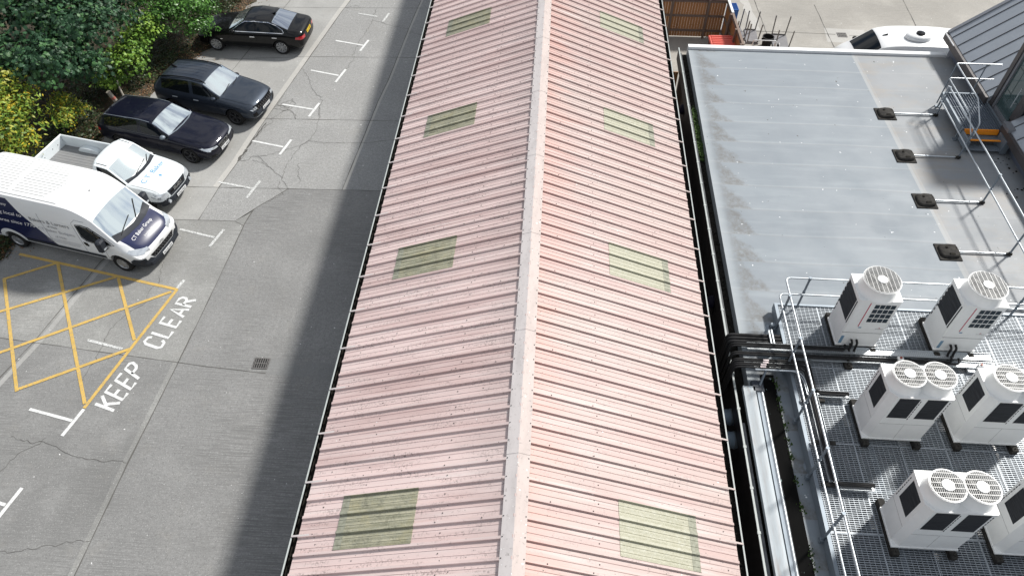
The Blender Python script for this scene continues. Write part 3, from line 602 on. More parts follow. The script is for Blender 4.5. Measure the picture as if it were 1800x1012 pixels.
b = MB(); b.box(4.832, 4.93, -1, 9.0, 2.602, 2.80); b.build('gutter_lining', plain('grey_lining', (.20, .205, .215), .5, dirt=.6, dcol=(.05, .05, .05), sc=5), gt)
b = MB()
for i in range(700):
    y = random.choice([random.uniform(18.7, 21.5), random.uniform(18.9, 21.2), random.uniform(11.5, 24.7), random.uniform(.5, 9)]); r = random.uniform(.02, .05); x = random.uniform(4.95, 5.11)
    b.lathe([(r, 0), (r*.8, r*.6), (.001, r*.9)], (x, y, 2.6+(.1 if 18.7 < y < 21.6 else 0)*random.random()), n=6, mi=0 if 18.7 < y < 21.6 else 1)
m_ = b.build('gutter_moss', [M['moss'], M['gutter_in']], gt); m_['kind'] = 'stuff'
# cowl vents on the dark wall
def wallvent(y, z, label):
    t = thing('wall_vent', label, 'vent', (5.03, y, z)); b = MB()
    b.lathe([(.20, 0), (.19, .07), (.14, .13), (.06, .16), (.001, .165)], n=18, X=Matrix.Rotation(R(-90), 4, 'Y')); b.build('hood', plain('dark_blue_vent', (.02, .02, .045), .35, dirt=.2), t, smooth=40)
    b = MB(); b.box(-.012, 0, -.24, .24, -.24, .24); b.build('backplate', M['cladding'], t)
wallvent(23.0, 1.55, 'dark round vent hood on brown wall near the timber gate')
wallvent(13.75, 1.5, 'dark round vent hood on brown wall in the narrow gap near the pipes')
# ducts bridging the gap
for y, lb in ((9.59, 'blue grey round duct crossing the narrow gap, the one nearer the pipes'), (8.96, 'blue grey round duct crossing the narrow gap, the one nearer the camera')):
    t = thing('round_duct', lb, 'duct', (4.4, y, 2.05), group='ducts crossing the gap'); b = MB(); b.cyl((-.5, 0, 0), (.5, 0, 0), .2, n=20); b.build('pipe', plain('duct_steel', (.26, .34, .42), .4, metal=.3), t, smooth=40)
    b = MB(); b.cyl((.42, 0, 0), (.46, 0, 0), .22, n=20); b.build('collar', M['galv_d'], t, smooth=40)
# strips between the gutter and the deck
def plank(name, label, cat, x0, x1, y0, y1, z0, z1, m, bev=.006):
    b = MB(); cy = (y0+y1)/2; b.bbox(x0, x1, y0, y1, z0, z1, b=bev); o = b.build(name, m); return tag(o, label, cat)
plank('metal_flashing', 'long weathered pale metal strip with rust stains beside the black tray', 'flashing', 4.96, 5.25, -.5, 9.9, 2.905, 3.02, M['flashing'])
t = thing('perforated_duct', 'long perforated metal cable trunk running beside the black roof edge', 'cable tray', (5.36, 4.6, 2.905))
b = MB(); b.box(-.075, .0, -5.2, 5.4, 0, .09); b.build('side_rail', M['galv_d'], t)
b = MB(); b.tube([(.045, -5.2, .05), (.045, 5.4, .05)], .05, 10); b.build('cover', M['tray'], t, smooth=40)
plank('felt_strip', 'black dirty felt strip with moss beside the plant deck', 'roofing felt', 5.46, 5.78, -.5, 10.3, 2.902, 2.935, M['dirtyblack'], .004)
b = MB()
for cy in (10.0, 9.6, 9.3, 8.9, 8.5, 8.1, 7.5, 6.9, 5.9, 5.6):
    for i in range(26):
        a = random.uniform(0, 6.3); r = random.gauss(0, .07); x = 5.79+r*math.cos(a)*.6; y = cy+r*1.4*math.sin(a); z = 2.93; s_ = random.uniform(.012, .03); h = random.uniform(.01, .09)
        b.add([(x, y, z), (x+s_, y, z+h*.5), (x+s_*.3, y+s_, z+h), (x-s_*.4, y+s_*.5, z+h*.4)], [(0, 1, 2, 3)])
o = b.build('roof_weeds', M['moss']); tag(o, 'small weeds and moss growing along the felt strip', 'weeds', kind='stuff')
# ------------------------------------------------------------------ plant deck
pd = thing('plant_deck', 'raised galvanised grating deck that carries the air conditioning units', 'platform', (6.1, 12.3, 2.9))
O = (6.1, 12.3, 2.9); DX1, DY0 = 7.2, -11.8; GZ = .30
b = MB(); b.box(-.03, .05, DY0, 0, .06, .33); b.box(-.03, DX1, 0, .06, .10, .33)
for x in (1.45, 3.05, 4.6, 6.1): b.box(x-.06, x+.06, DY0, 0, .02, .25)
for y in (-.9, -2.9, -5.0, -7.1, -9.2): b.box(.05, DX1, y-.05, y+.05, .05, .24)
b.build('frame', M['galv_d'], pd)
b = MB(); y = -.01
while y > DY0: b.box(.055, DX1, y-.005, y+.005, GZ-.04, GZ); y -= .047
x = .09
while x < DX1: b.box(x-.0035, x+.0035, DY0, 0, GZ-.008, GZ+.001); x += .105
for y in (-1.9, -3.95, -6.0, -8.05): b.box(.055, DX1, y-.012, y+.012, GZ-.03, GZ+.003)
for x in (1.05, 2.05, 3.05, 4.05, 5.05, 6.05): b.box(x-.008, x+.008, DY0, 0, GZ-.03, GZ+.003)
b.build('grating', M['grate'], pd)
for (x, y) in ((-.12, -.55), (.1, -4.4), (.1, -8.6), (3.0, -.3), (6.4, -.3)):
    b = MB(); b.cyl((x, y, 0), (x, y, .2), .06, n=12); b.lathe([(.17, .004), (.12, .02), (.075, .05), (.075, .09)], (x, y, 0), n=16); b.build('leg', M['galv_d'], pd, smooth=40)
b = MB(); b.box(6.16, 13.2, -.4, 12.25, 2.902, 2.915)  # added sheet: deck shade painted as dark colour, with glossy wet puddles
k = Mt('shaded_wet_roof_under_deck', (.045, .052, .06), .25, wp=True); k.mix(k.rng(k.noise(.9, det=5), .5, .62), (.16, .18, .20)); k.mix(k.rng(k.noise(2.2, det=5, loc=(3, 3, 0)), .5, .62), (.035, .035, .034)); k.rough(k.rng(k.noise(1.1, det=3), .4, .6, .12, .6))
b.build('shaded_wet_membrane', k.m, fb)
# deck guardrail
RT, RM = 1.40, .90
b = MB(); b.bent([(-.05, DY0, RT), (-.05, -.02, RT), (DX1, -.02, RT)], .024, .14); b.build('top_rail', M['galv'], pd, smooth=50)
b = MB(); b.bent([(-.09, DY0, RM), (-.09, -.12, RM), (DX1, -.12, RM)], .024, .14); b.build('mid_rail', M['galv'], pd, smooth=50)
def dpost(x, y, dx, dy):
    b = MB(); b.tube([(x, y, .02), (x, y, RT-.02)], .028); b.cyl((x, y, RT-.04), (x, y, RT+.035), .038, n=10); b.cyl((x, y, RM-.04), (x, y, RM+.04), .036, n=10); b.box(x-.05, x+.05, y-.05, y+.05, .04, .16); b.build('post', M['galv_d'], pd, smooth=50)
for y in (-.62, -1.9, -3.3, -4.7, -6.1, -7.5, -8.9, -10.3): dpost(-.06, y, 0, 0)
for x in (.55, 1.95, 3.95, 5.9): dpost(x, -.02, 0, 0)
# ------------------------------------------------------------------ air conditioning units
def guard(b, cx, cy, z, r, ang):
    X = Matrix.Translation((cx, cy, z)) @ Matrix.Rotation(ang, 4, 'Z')
    for rr in (r, r*.97): b.tube([X @ Vector((rr*math.cos(t), rr*math.sin(t), 0)) for t in [2*math.pi*i/28 for i in range(29)]], .008, 5)
    q = -r
    while q < r:
        hw = math.sqrt(max(0, r*r-q*q)); b.box(q-.0028, q+.0028, -hw, hw, -.006, .004, X=X); q += .036
    q = -r+.07
    while q < r:
        hw = math.sqrt(max(0, r*r-q*q)); b.box(-hw, hw, q-.005, q+.005, -.002, .009, X=X); q += .098
def hvac(x, y, wd, dp, fans, kind, label, ang=0., grp='air conditioning units on the deck'):
    H = 1.74
    t = thing('air_conditioning_unit', label, 'air conditioner', (x, y, 3.31), group=grp)
    b = MB(); cx, cy = wd/2, dp/2; ch = .13 if kind == 'twin' else .03
    fp = [(ch, 0), (wd-.02, 0), (wd, .02), (wd, dp), (0, dp), (0, ch)]
    b.prism(fp, .09, H-.02, mi=0); b.build('casing', M['hvac_side'], t)
    b = MB(); fp2 = [(ch+.0, -.012), (wd-.02, -.012), (wd+.012, .02), (wd+.012, dp+.012), (-.012, dp+.012), (-.012, ch)]
    b.prism(fp2, H-.03, H+.01); b.build('lid', M['hvac'], t)
    rf = .40
    if fans == 2: rf = .312
    for i in range(fans):
        fx = wd/2 if fans == 1 else wd*(.25+.5*i)+(.02 if i == 0 else .0)
        fy = dp*.46; b = MB()
        b.lathe([(rf+.05, .01), (rf+.012, .06), (rf-.012, .18), (rf+.0, .27), (rf+.022, .325), (rf+.006, .325), (rf-.015, .29), (rf-.03, .10), (rf-.03, .03)], (fx, fy, H), n=36)
        sh = b.build('fan_shroud', M['hvac'], t, smooth=50)
        b = MB(); b.cyl((fx, fy, H+.012), (fx, fy, H+.03), rf-.03, n=28); b.build('fan_well', M['fandark'], sh)
        b = MB()
        for k_ in range(4):
            X = Matrix.Translation((fx, fy, H+.2)) @ Matrix.Rotation(k_*math.pi/2+.5, 4, 'Z') @ Matrix.Rotation(.45, 4, 'X')
            b.add([X @ Vector(p) for p in ((.05, -.05, 0), (rf*.85, -.13, 0), (rf*.88, .05, 0), (.06, .06, 0), (.05, -.05, .01), (rf*.85, -.13, .01), (rf*.88, .05, .01), (.06, .06, .01))], [(0, 1, 2, 3), (4, 5, 6, 7), (0, 1, 5, 4), (1, 2, 6, 5), (2, 3, 7, 6), (3, 0, 4, 7)])
        b.cyl((fx, fy, H+.03), (fx, fy, H+.24), .06, n=14); b.build('fan_blade', plain('fan_blade_grey', (.30, .30, .29), .6), sh)
        b = MB(); guard(b, fx, fy, H+.328, rf+.005, ang+(.0 if fans == 2 else R(90))); b.build('fan_guard', M['fanwire'], sh, fixn=False)
        b = MB(); b.lathe([(.118, 0), (.112, .012), (.001, .016)], (fx, fy, H+.338), n=24); b.build('guard_badge', M['hvac'], sh, smooth=40)
    if kind == 'single':
        b = MB(); b.box(-.004, 0, .12, dp-.05, .85, 1.62); b.build('coil_panel', M['coil'], t)
        b = MB(); b.box(-.008, -.001, .05, .08, .85, 1.62); 
        for q in range(7): b.box(-.006, -.001, dp-.045, dp-.02, .5+.15*q, .59+.15*q)
        b.build('vent_slot', M['coil'], t)
        b = MB(); b.box(.27, .29, -.005, 0, .80, 1.66); b.build('stripe', M['red'], t)
        for r_ in range(4):
            for c_ in range(4):
                b = MB(); x0 = .40+c_*.122; z0 = .98+r_*.165; b.box(x0, x0+.104, -.006, 0, z0, z0+.13); b.build('air_grille', M['lattice'], t)
        b = MB(); b.box(.03, .10, -.005, 0, .14, .42); b.build('rating_label', M['label'], t)
        b = MB(); b.box(.30, .37, -.004, 0, .74, .78); b.box(.6, .66, -.004, 0, .70, .76, mi=1); b.build('badge', [M['label'], M['white_trim']], t)
        vs, fs, asp = textmesh('MITSUBISHI'); b = MB(); b.add([(.70+u*.18, -.005, .715+v*.03) for u, v in vs], fs); b.build('maker_lettering', M['logo'], t)
        b = MB()
        for a in (90, 210, 330): 
            ux, uz = math.cos(R(a))*.016, math.sin(R(a))*.016; px, pz = -uz*.5, ux*.5
            b.add([(.785, -.006, .768), (.785+ux+px, -.006, .768+uz+pz), (.785+2*ux, -.006, .768+2*uz), (.785+ux-px, -.006, .768+uz-pz)], [(0, 1, 2, 3)])
        b.build('maker_emblem', M['red'], t)
        b = MB(); b.box(-.002, wd+.002, -.004, .0, .555, .562); b.build('panel_joint', M['coil'], t)
        b = MB()
        for q in (0.3, .42): b.bent([(q, -.02, .30), (q, -.12, .28), (q, -.14, .02), (q+.0, -.34, -.04)], .028, .08)
        b.build('pipe', M['black'], t, smooth=50)
    else:
        b = MB(); b.box(-.004, 0, ch+.10, dp-.14, .93, 1.62); b.build('coil_panel', M['coil'], t)
        hw = (wd-ch)/2
        for q in range(2):
            x0 = ch+.06+q*hw; b = MB(); b.box(x0, x0+hw-.15, -.005, 0, .95, H-.05); b.build('coil_panel', M['coil'], t)
            b = MB(); b.box(x0-.01, x0+hw-.14, -.008, -.005, .935, .952); b.build('panel_lip', M['hvac'], t)
        for q in range(8):
            z0 = .90+.095*q
            for xx in (ch+hw-.065, wd-.045): MB().box(xx, xx+.014, -.006, 0, z0, z0+.06).build('vent_slot', M['coil'], t)
            MB().box(-.006, 0, dp-.06, dp-.045, z0-.05, z0+.01).build('vent_slot', M['coil'], t)
        b = MB(); b.box(ch, wd-.01, -.0035, 0, .70, .706); b.box(ch+hw-.03, ch+hw-.026, -.003, 0, .1, .7); b.box(-.003, 0, ch, dp, .70, .706); b.build('panel_joint', plain('panel_gap', (.3, .3, .3), .6), t)
    b = MB(); b.box(-.015, wd+.015, -.02, dp+.015, .055, .095); b.build('base_tray', M['hvac_side'], t)
    for xx in (.07, wd-.07):
        b = MB(); b.bbox(xx-.075, xx+.075, -.16, dp+.22, -.09, .05, b=.015); b.cyl((xx, -.1, .05), (xx, -.1, .085), .015, n=6)
        b.build('mounting_foot', M['block'], t)
    return t
hvac(7.28, 11.0, .95, .80, 1, 'single', 'white single fan unit with red stripe, left one of the back row')
hvac(9.62, 10.98, .95, .80, 1, 'single', 'white single fan unit with red stripe, right one of the back row')
hvac(7.28, 8.44, 1.26, .80, 2, 'twin', 'white twin fan unit with dark panels, left one of the middle row')
hvac(9.29, 8.46, 1.36, .80, 2, 'twin', 'white twin fan unit in the middle row, cut by the right edge of the photo', ang=0.)
hvac(7.25, 6.0, 1.28, .80, 2, 'twin', 'white twin fan unit with dark panels, nearest the camera on the left')
hvac(9.27, 5.98, 1.36, .80, 2, 'twin', 'white twin fan unit nearest the camera, half out of frame at the right')
# ------------------------------------------------------------------ pipes and cable trays
def pipes(name, label, cat, paths, r, m, rad=.12): 
    t = thing(name, label, cat, paths[0][0]); o = paths[0][0]
    for p, rr in zip(paths, r if isinstance(r, list) else [r]*len(paths)):
        b = MB(); b.bent(off(p, o), rr, rad, 9); b.build('insulated_pipe', m, t, smooth=50)
    return t
Z = 3.34
# upper tray: along y=10.72 to the single units
def traypart(t, x0, x1, y0, y1, z, nm='cable_tray'):
    b = MB(); b.box(x0, x1, y0, y1, z, z+.004)
    if abs(x1-x0) > abs(y1-y0): b.box(x0, x1, y0-.003, y0, z, z+.05); b.box(x0, x1, y1, y1+.003, z, z+.05)
    else: b.box(x0-.003, x0, y0, y1, z, z+.05); b.box(x1, x1+.003, y0, y1, z, z+.05)
    return b.build(nm, M['tray'], t)
t = thing('pipe_run', 'black insulated pipes on perforated trays crossing from the gap to the back row of units', 'pipes', (5.2, 10.7, Z)); o_ = (5.2, 10.7, Z)
traypart(t, -.08, 5.75, .02, .22, -.0)
traypart(t, 1.4, 5.75, -.19, -.03, -.03)
for i, (yy, zz, xe) in enumerate(((10.86, .07, 7.6), (10.79, .08, 7.45), (10.62, .04, 9.95), (10.56, .045, 10.1))):
    b = MB(); b.bent([(4.72-5.2, yy-10.7, -1.5), (4.72-5.2, yy-10.7, zz), (xe-5.2, yy-10.7, zz), (xe-5.2+.02, yy-10.7+.16, zz+.02)], .026, .16, 9); b.build('insulated_pipe', M['black'], t, smooth=50)
for x in (.9, 2.3, 4.2):
    b = MB(); b.box(x-.03, x+.03, -.28, .28, -.05, -.01); b.bbox(x-.09, x+.09, -.32, -.14, -.14, -.05, b=.01); b.build('tray_foot', M['block'], t)
t = thing('pipe_run', 'black insulated pipe bundle turning along the deck railing to the nearer units', 'pipes', (5.2, 10.3, Z)); o_ = (5.2, 10.3, Z)
traypart(t, 0, 1.33, -.14, .14, .0); traypart(t, 1.13, 1.33, -2.95, -.14, -.02); traypart(t, 1.33, 2.05, -3.12, -2.95, -.02); traypart(t, 1.33, 2.05, -.83, -.68, -.02)
for i in range(5):
    yy = -.12+i*.06; xx = 1.16+.055*i*.6; zz = .05+.01*(i % 2)
    ends = [(-.48, yy, -1.6), (-.48, yy, zz), (xx+.02, yy, zz)]
    if i < 3: ends += [(xx+.02, -3.0-.03*i+.02, zz), (2.05, -3.0-.03*i+.02, zz)]
    else: ends += [(xx+.02, -.72-.05*(i-3), zz), (2.05, -.72-.05*(i-3), zz)]
    b = MB(); b.bent(ends, .027 if i % 2 else .023, .15, 9); b.build('insulated_pipe', M['black'], t, smooth=50)
b = MB()
for i, x in enumerate((.12, .14, .2, .22)): b.box(x, x+.13, -.13+.065*i-.012+.0, -.13+.065*i+.03, .09, .097)
b.build('pipe_tag', plain('pale_pipe_tag', (.62, .52, .52), .5), t)
b = MB(); b.bent([(.0, -.17, .06), (1.0, -.17, .06), (1.12, -.35, .05), (1.14, -.75, .03), (1.3, -.85, .03)], .012, .1, 6); b.bent([(.0, -.19, .06), (.95, -.19, .06), (1.08, -.4, .05), (1.1, -.8, .03)], .01, .1, 6); b.build('grey_cable', M['galv'], t, smooth=50)
for y in (-.9, -2.0, -3.0):
    b = MB(); b.bbox(.98, 1.5, y-.04, y+.05, -.07, -.02, b=.008); b.build('tray_foot', M['block'], t)
t = thing('pipe_run', 'black boxed pipe elbow lying on the grey roof edge above the trays', 'pipes', (5.2, 11.1, 2.95))
for i in range(3):
    b = MB(); b.bent([(-.45, -.02+.1*i, -1.3), (-.45, -.02+.1*i, .25), (.3, -.02+.1*i, .25), (1.0, .02+.1*i, .2), (1.1, .02+.1*i, -.02)], .045, .14, 9); b.build('insulated_pipe', M['black'], t, smooth=50)
b = MB(); b.box(.55, .58, -.2, .34, -.03, .33); b.box(.62, .65, -.2, .34, -.03, .33); b.build('pipe_bracket', M['galv'], t)
# grey support foot with inclined strut below the trays
t = thing('pipe_support', 'blue grey angled bracket standing on a rubber pad under the pipe bundle', 'bracket', (5.35, 9.95, 2.92))
b = MB(); b.bbox(-.17, .12, -.2, .12, .0, .10, b=.02); b.build('pad', plain('slate_pad', (.05, .06, .075), .5, dirt=.3), t)
b = MB(); b.tube([(.02, -.02, .1), (.17, .3, .42)], .03, 6); b.box(.12, .2, .27, .33, .30, .46); b.build('strut', M['galv_d'], t)
def isolator(x, y, z, lb, grp='isolator switches on the deck'):
    t = thing('isolator_switch', lb, 'switch', (x, y, z), group=grp); b = MB(); b.bbox(-.07, .07, -.05, .05, 0, .09, b=.012); b.build('box', M['hvac_side'], t)
    b = MB(); b.cyl((0, 0, .09), (0, 0, .115), .03, n=12); b.build('knob', plain('red_brown_knob', (.25, .05, .03), .5), t)
    b = MB(); b.bent([(.07, 0, .04), (.2, .03, .03), (.38, -.02, .02), (.36, -.1, .0), (.1, -.09, .0)], .01, .08, 6); b.build('cable', M['black'], t)
isolator(10.6, 10.55, 3.33, 'small white isolator box with red brown knob and looped cable at the tray end')
isolator(8.72, 10.62, 3.36, 'small isolator box with red brown knob behind the middle twin fan unit')
b = MB(); b.bbox(10.3, 11.0, 10.42, 10.66, 3.24, 3.30, b=.01); tag(b.build('tray_end_plate', M['tray']), 'perforated pale plate at the right end of the pipe trays', 'cable tray')
# ------------------------------------------------------------------ free standing guardrail
gr = thing('roof_guardrail', 'long galvanised guardrail held by four black rubber blocks on the flat roof', 'railing', (13.07, 21.3, 2.9))
b = MB(); b.bent([(0, .0, .55), (0, .0, 1.1), (0, -8.6, 1.1)][1:], .024, .1); b.tube([(0, .02, .55), (0, .02, 1.1)], .024, 8); b.build('top_rail', M['galv'], gr, smooth=50)
b = MB(); b.tube([(-.03, .0, .56), (-.03, -8.6, .56)], .024); b.build('mid_rail', M['galv'], gr, smooth=50)
for y in (-.1, -2.32, -4.42, -6.53, -8.55):
    b = MB(); b.tube([(0, y, .04), (0, y, 1.08)], .026); b.cyl((0, y, 1.05), (0, y, 1.14), .036, n=10); b.cyl((0, y, .52), (0, y, .6), .036, n=10); b.build('post', M['galv_d'], gr, smooth=50)
    b = MB(); b.cyl((-.1, y, .045), (.06, y, .045), .045, n=10); b.cyl((0, y, 0), (0, y, .1), .045, n=10); b.build('post_foot', M['block'], gr, smooth=40)
    b = MB(); b.tube([(-.1, y, .05), (-1.42, y, .06)], .026); b.build('arm', M['galv'], gr, smooth=50)
    # counterweight: flat mat with a domed block and hand slots
    b = MB(); b.bbox(-1.98, -1.36, y-.32, y+.32, .004, .03, b=.01); cw = b.build('counterweight', M['block'], gr)
    b = MB(); n_ = 16; rings = []
    for (s1, z) in ((1, .03), (1., .07), (.93, .11), (.8, .13)):
        rings.append([(-1.66+(.27*s1)*math.copysign(abs(math.cos(a))**.55, math.cos(a)), y+.26*s1*math.copysign(abs(math.sin(a))**.55, math.sin(a)), z*(1 if math.cos(a) > -.3 or z < .05 else .8)) for a in [2*math.pi*q/n_ for q in range(n_)]])
    vs = [p for r_ in rings for p in r_]; b.add(vs, [(i*n_+q, i*n_+(q+1) % n_, (i+1)*n_+(q+1) % n_, (i+1)*n_+q) for i in range(3) for q in range(n_)]+[tuple(range(3*n_, 4*n_))])
    b.build('block_body', M['block'], cw, smooth=50)
    for q in ((-1.70, -1.56, y-.19, y-.12, .122, .134), (-1.74, -1.69, y+.06, y+.13, .122, .134), (-1.48, -1.44, y+.04, y+.13, .118, .131)): MB().box(*q).build('hand_slot', M['gutter_in'], cw)
# ------------------------------------------------------------------ access platform
ap = thing('access_platform', 'small grating platform with steps and orange nosings at the glazed door', 'platform', (13.3, 19.85, 2.9))
b = MB(); b.box(-.03, 1.30, 1.95, 2.0, .36, .52); b.box(-.03, .02, 0, 1.95, .36, .52); b.box(1.26, 1.31, -.1, 1.95, .36, .52)
b.box(1.12, 1.31, -.62, -.1, .04, .5); b.box(.0, .05, -.62, -.0, .12, .45); b.build('frame', M['galv_d'], ap)
b = MB(); x = .05
while x < 1.26: b.box(x-.003, x+.003, 0, 1.95, .46, .50); x += .083
for y in (.6, 1.2): b.box(.02, 1.26, y-.004, y+.004, .48, .501)
b.build('grating', M['galv_d'], ap)
b = MB(); b.box(.03, 1.25, .02, 1.93, .40, .41); b.build('drip_tray', M['plinth'], ap)
for i in range(2):
    b = MB(); y1 = 0-.30*i; z = .46-.17*i
    b.box(.05, 1.12, y1-.30, y1, z-.17, z-.155); 
    for q in range(22): b.box(.06+q*.05, .066+q*.05, y1-.3, y1, z-.155, z-.145)
    tr = b.build('tread', M['galv_d'], ap)
    b = MB(); yn = y1 if i == 0 else y1; b.box(.05, 1.12, y1-.05+(.05 if i == 0 else 0)-.03, y1+.0+(.02 if i == 0 else 0), (.46 if i == 0 else .335)-.0, (.505 if i == 0 else .345)); 
    if i == 0: b.box(.05, 1.12, -.05, -.035, .34, .46)
    b.build('nosing', M['orange'], tr)
for (x, y) in ((.02, 1.9), (.02, .1), (1.25, -.5), (1.25, 1.9)):
    b = MB(); b.tube([(x, y, .03), (x, y, .4)], .03); b.box(x-.1, x+.08, y-.06, y+.06, .004, .03); b.build('leg', M['galv_d'], ap, smooth=50)
b = MB(); b.bent([(1.42, 2.02, 1.6), (-.03, 2.02, 1.6), (-.03, .05, 1.6), (-.03, -.65, 1.18), (-.03, -.68, .75)], .022, .07); b.build('top_rail', M['galv'], ap, smooth=50)
b = MB(); b.bent([(1.42, 2.02, 1.05), (-.03, 2.02, 1.05), (-.03, .05, 1.05), (-.03, -.66, .62)], .020, .07); b.build('mid_rail', M['galv'], ap, smooth=50)
for (x, y, z1) in ((-.03, 1.98, 1.58), (.95, 2.02, 1.58), (-.03, .1, 1.58), (-.03, -.62, .98)):
    b = MB(); b.tube([(x, y, .1), (x, y, z1)], .022); b.build('post', M['galv_d'], ap, smooth=50)
b = MB()
for i in range(90):
    y = random.uniform(12.8, 19.6); x = 14.75-abs(random.gauss(0, .35)); r = random.uniform(.012, .04)
    b.lathe([(r, 0), (r*.7, r*.5), (.001, r*.6)], (x, y, 2.9), n=5)
tag(b.build('roof_debris', M['gutter_in']), 'scattered dark bits of moss and grit along the foot of the zinc building', 'debris', kind='stuff')
# ------------------------------------------------------------------ zinc building
zb = thing('zinc_building', 'taller building with steep grey standing seam zinc roof and glazed door', 'building')
EX, EZ, SL = 14.55, 3.62, 1.4/1.66
def zz(x): return EZ+(x-EX)*SL
XT = 19.5; YV, YD1, YD0, YN = 25.3, 21.35, 19.9, -1
b = MB(); b.box(14.78, 24, YN, 25.2, -.02, 2.9); b.box(14.78, 24, 21.35, 25.2, 2.9, 3.3); b.box(14.78, 24, YN, 19.9, 2.9, 3.3); b.box(16.2, 24, 19.9, 21.35, 2.9, 3.3); b.build('wall', M['plinth'], zb)
def roofpart(y0, y1):
    b = MB()
    b.add([(EX, y0, EZ), (XT, y0, zz(XT)), (XT, y1, zz(XT)), (EX, y1, EZ), (EX, y0, EZ-.2), (XT, y0, zz(XT)-.2), (XT, y1, zz(XT)-.2), (EX, y1, EZ-.2)], [(0, 1, 2, 3), (7, 6, 5, 4), (0, 4, 5, 1), (3, 2, 6, 7), (1, 5, 6, 2), (0, 3, 7, 4)])
    rp = b.build('roof_panel', M['zinc'], zb)
    b = MB(); y = y1-.30
    while y > y0+.05:
        b.add([(EX, y-.014, EZ+.003), (XT, y-.014, zz(XT)+.003), (XT, y+.014, zz(XT)+.003), (EX, y+.014, EZ+.003), (EX, y-.008, EZ+.03), (XT, y-.008, zz(XT)+.03), (XT, y+.008, zz(XT)+.03), (EX, y+.008, EZ+.03)], [(4, 5, 6, 7), (0, 1, 5, 4), (3, 2, 6, 7), (0, 3, 7, 4)]); y -= .56
    b.build('standing_seam', M['zincdark'], rp)
roofpart(YD1, YV); roofpart(YN, YD0)
b = MB(); b.add([(EX-.02, YV, EZ+.04), (XT, YV, zz(XT)+.06), (XT, YV+.14, zz(XT)+.06), (EX-.02, YV+.14, EZ+.04), (EX-.02, YV, EZ-.24), (XT, YV, zz(XT)-.3), (XT, YV+.14, zz(XT)-.3), (EX-.02, YV+.14, EZ-.24)], [(0, 1, 2, 3), (4, 5, 6, 7), (0, 1, 5, 4), (3, 2, 6, 7), (0, 3, 7, 4), (1, 2, 6, 5)]); b.build('verge_trim', M['frame_l'], zb)
for y0, y1 in ((YD1, YV+.1), (YN, YD0)):
    b = MB(); b.box(EX-.10, EX-.0, y0, y1, EZ-.26, EZ-.02); b.build('fascia', M['frame'], zb)
    b = MB(); b.box(EX-.0, 14.82, y0, y1, 3.30, EZ-.25); b.build('soffit', M['zincdark'], zb)
b = MB(); b.tube([(EX-.13, YV-.0, EZ+.0), (EX-.13, YV-.85, EZ)], .02, 6); b.build('eave_clip', M['white_trim'], zb)
# tall glazed doorway that breaks the eave
gd = MB(); DX = 14.74
gd.box(DX-.10, 17.2, YD1-.16, YD1+.02, 3.30, 6.4); gd.box(DX-.06, DX+.10, YD1-.26, YD1-.165, 3.38, 6.4, mi=1); gd.box(DX-.10, 17.2, YD0-.02, YD0+.1, 3.30, 3.66); gd.box(DX-.02, DX+.12, YD0+.0, YD0+.25, 3.66, 6.4)
gd.box(DX-.14, DX+.2, YD0, YD1-.16, 3.24, 3.36, mi=1); gd.box(DX-.04, DX+.06, YD0+.2, YD1-.27, 3.362, 3.50, mi=1); gd.box(DX-.1, 17.2, YD0, YD1, 6.4, 6.6)
dr = gd.build('glazed_door', [M['frame'], M['frame_l']], zb)
b = MB(); b.box(DX+.0, DX+.02, YD0+.25, YD1-.27, 3.5, 6.4); b.build('pane', plain('door_glass', (.05, .085, .085), .05, coat=.8, dirt=.2), dr)
b = MB()
for z in (4.15, 4.95, 5.7): b.box(DX-.006, DX-.001, YD0+.25, YD1-.27, z, z+.02)
b.box(DX-.006, DX-.001, 20.72, 20.74, 3.9, 6.4); b.build('glazing_bar', plain('dark_teal_bar', (.03, .06, .06), .3), dr)
b = MB(); b.tube([(DX-.12, YD0+.33, 4.0), (DX-.12, YD0+.33, 4.7)], .015); b.cyl((DX-.12, YD0+.33, 4.15), (DX, YD0+.33, 4.15), .012); b.cyl((DX-.12, YD0+.33, 4.55), (DX, YD0+.33, 4.55), .012); b.build('handle', M['galv'], dr, smooth=40)
b = MB(); b.box(EX-.12, 14.78, YD0-.45, YD0-.0, EZ-.02, EZ+.09); b.build('sill_flashing', M['frame_l'], zb)
# ------------------------------------------------------------------ timber enclosure, bin, crate, tables, van
fn = thing('timber_fence', 'brown close boarded fence panel with grey rails at the back of the enclosure', 'fence', (4.5, 30.75, 0), group='timber enclosure fences')
def fencerun(t, L_, H, nposts, posts_side=-1, bn='boards'):
    b = MB(); n = int(L_/.12)
    for i in range(n): b.box(i*.12+.004, i*.12+.116, 0, .02, .04, H+random.uniform(-.01, .01))
    b.build(bn, M['timber'], t)
    for z in (.3, 1.0, H-.12):
        b = MB(); b.box(0, L_, -.045, -.003, z, z+.09); b.build('rail', M['timber_rail'], t)
    for i in range(nposts):
        x = L_*(i+.5)/nposts; b = MB(); b.box(x-.05, x+.05, -.12, -.048, 0, H+.05); b.build('post', M['timber_rail'], t)
    b = MB(); b.box(-.02, L_, -.07, .04, H+.013, H+.04); b.build('capping', M['timber_rail'], t)
fencerun(fn, 3.15, 1.8, 2)
f2 = thing('timber_fence', 'brown close boarded side fence with white top edge beside the red bin', 'fence', (7.66, 30.7, 0), R(-88.2), group='timber enclosure fences')
b = MB(); 
for i in range(30): b.box(i*.12+.004, i*.12+.116, 0, .02, .04, 1.8)
b.build('boards', M['timber'], f2)
for z in (.3, 1.0, 1.68):
    b = MB(); b.box(0, 3.6, -.045, -.003, z, z+.09); b.build('rail', M['timber_rail'], f2)
for x in (1.2, 2.4, 3.55):
    b = MB(); b.box(x-.05, x+.05, -.12, -.048, 0, 1.84); b.build('post', M['timber_rail'], f2)
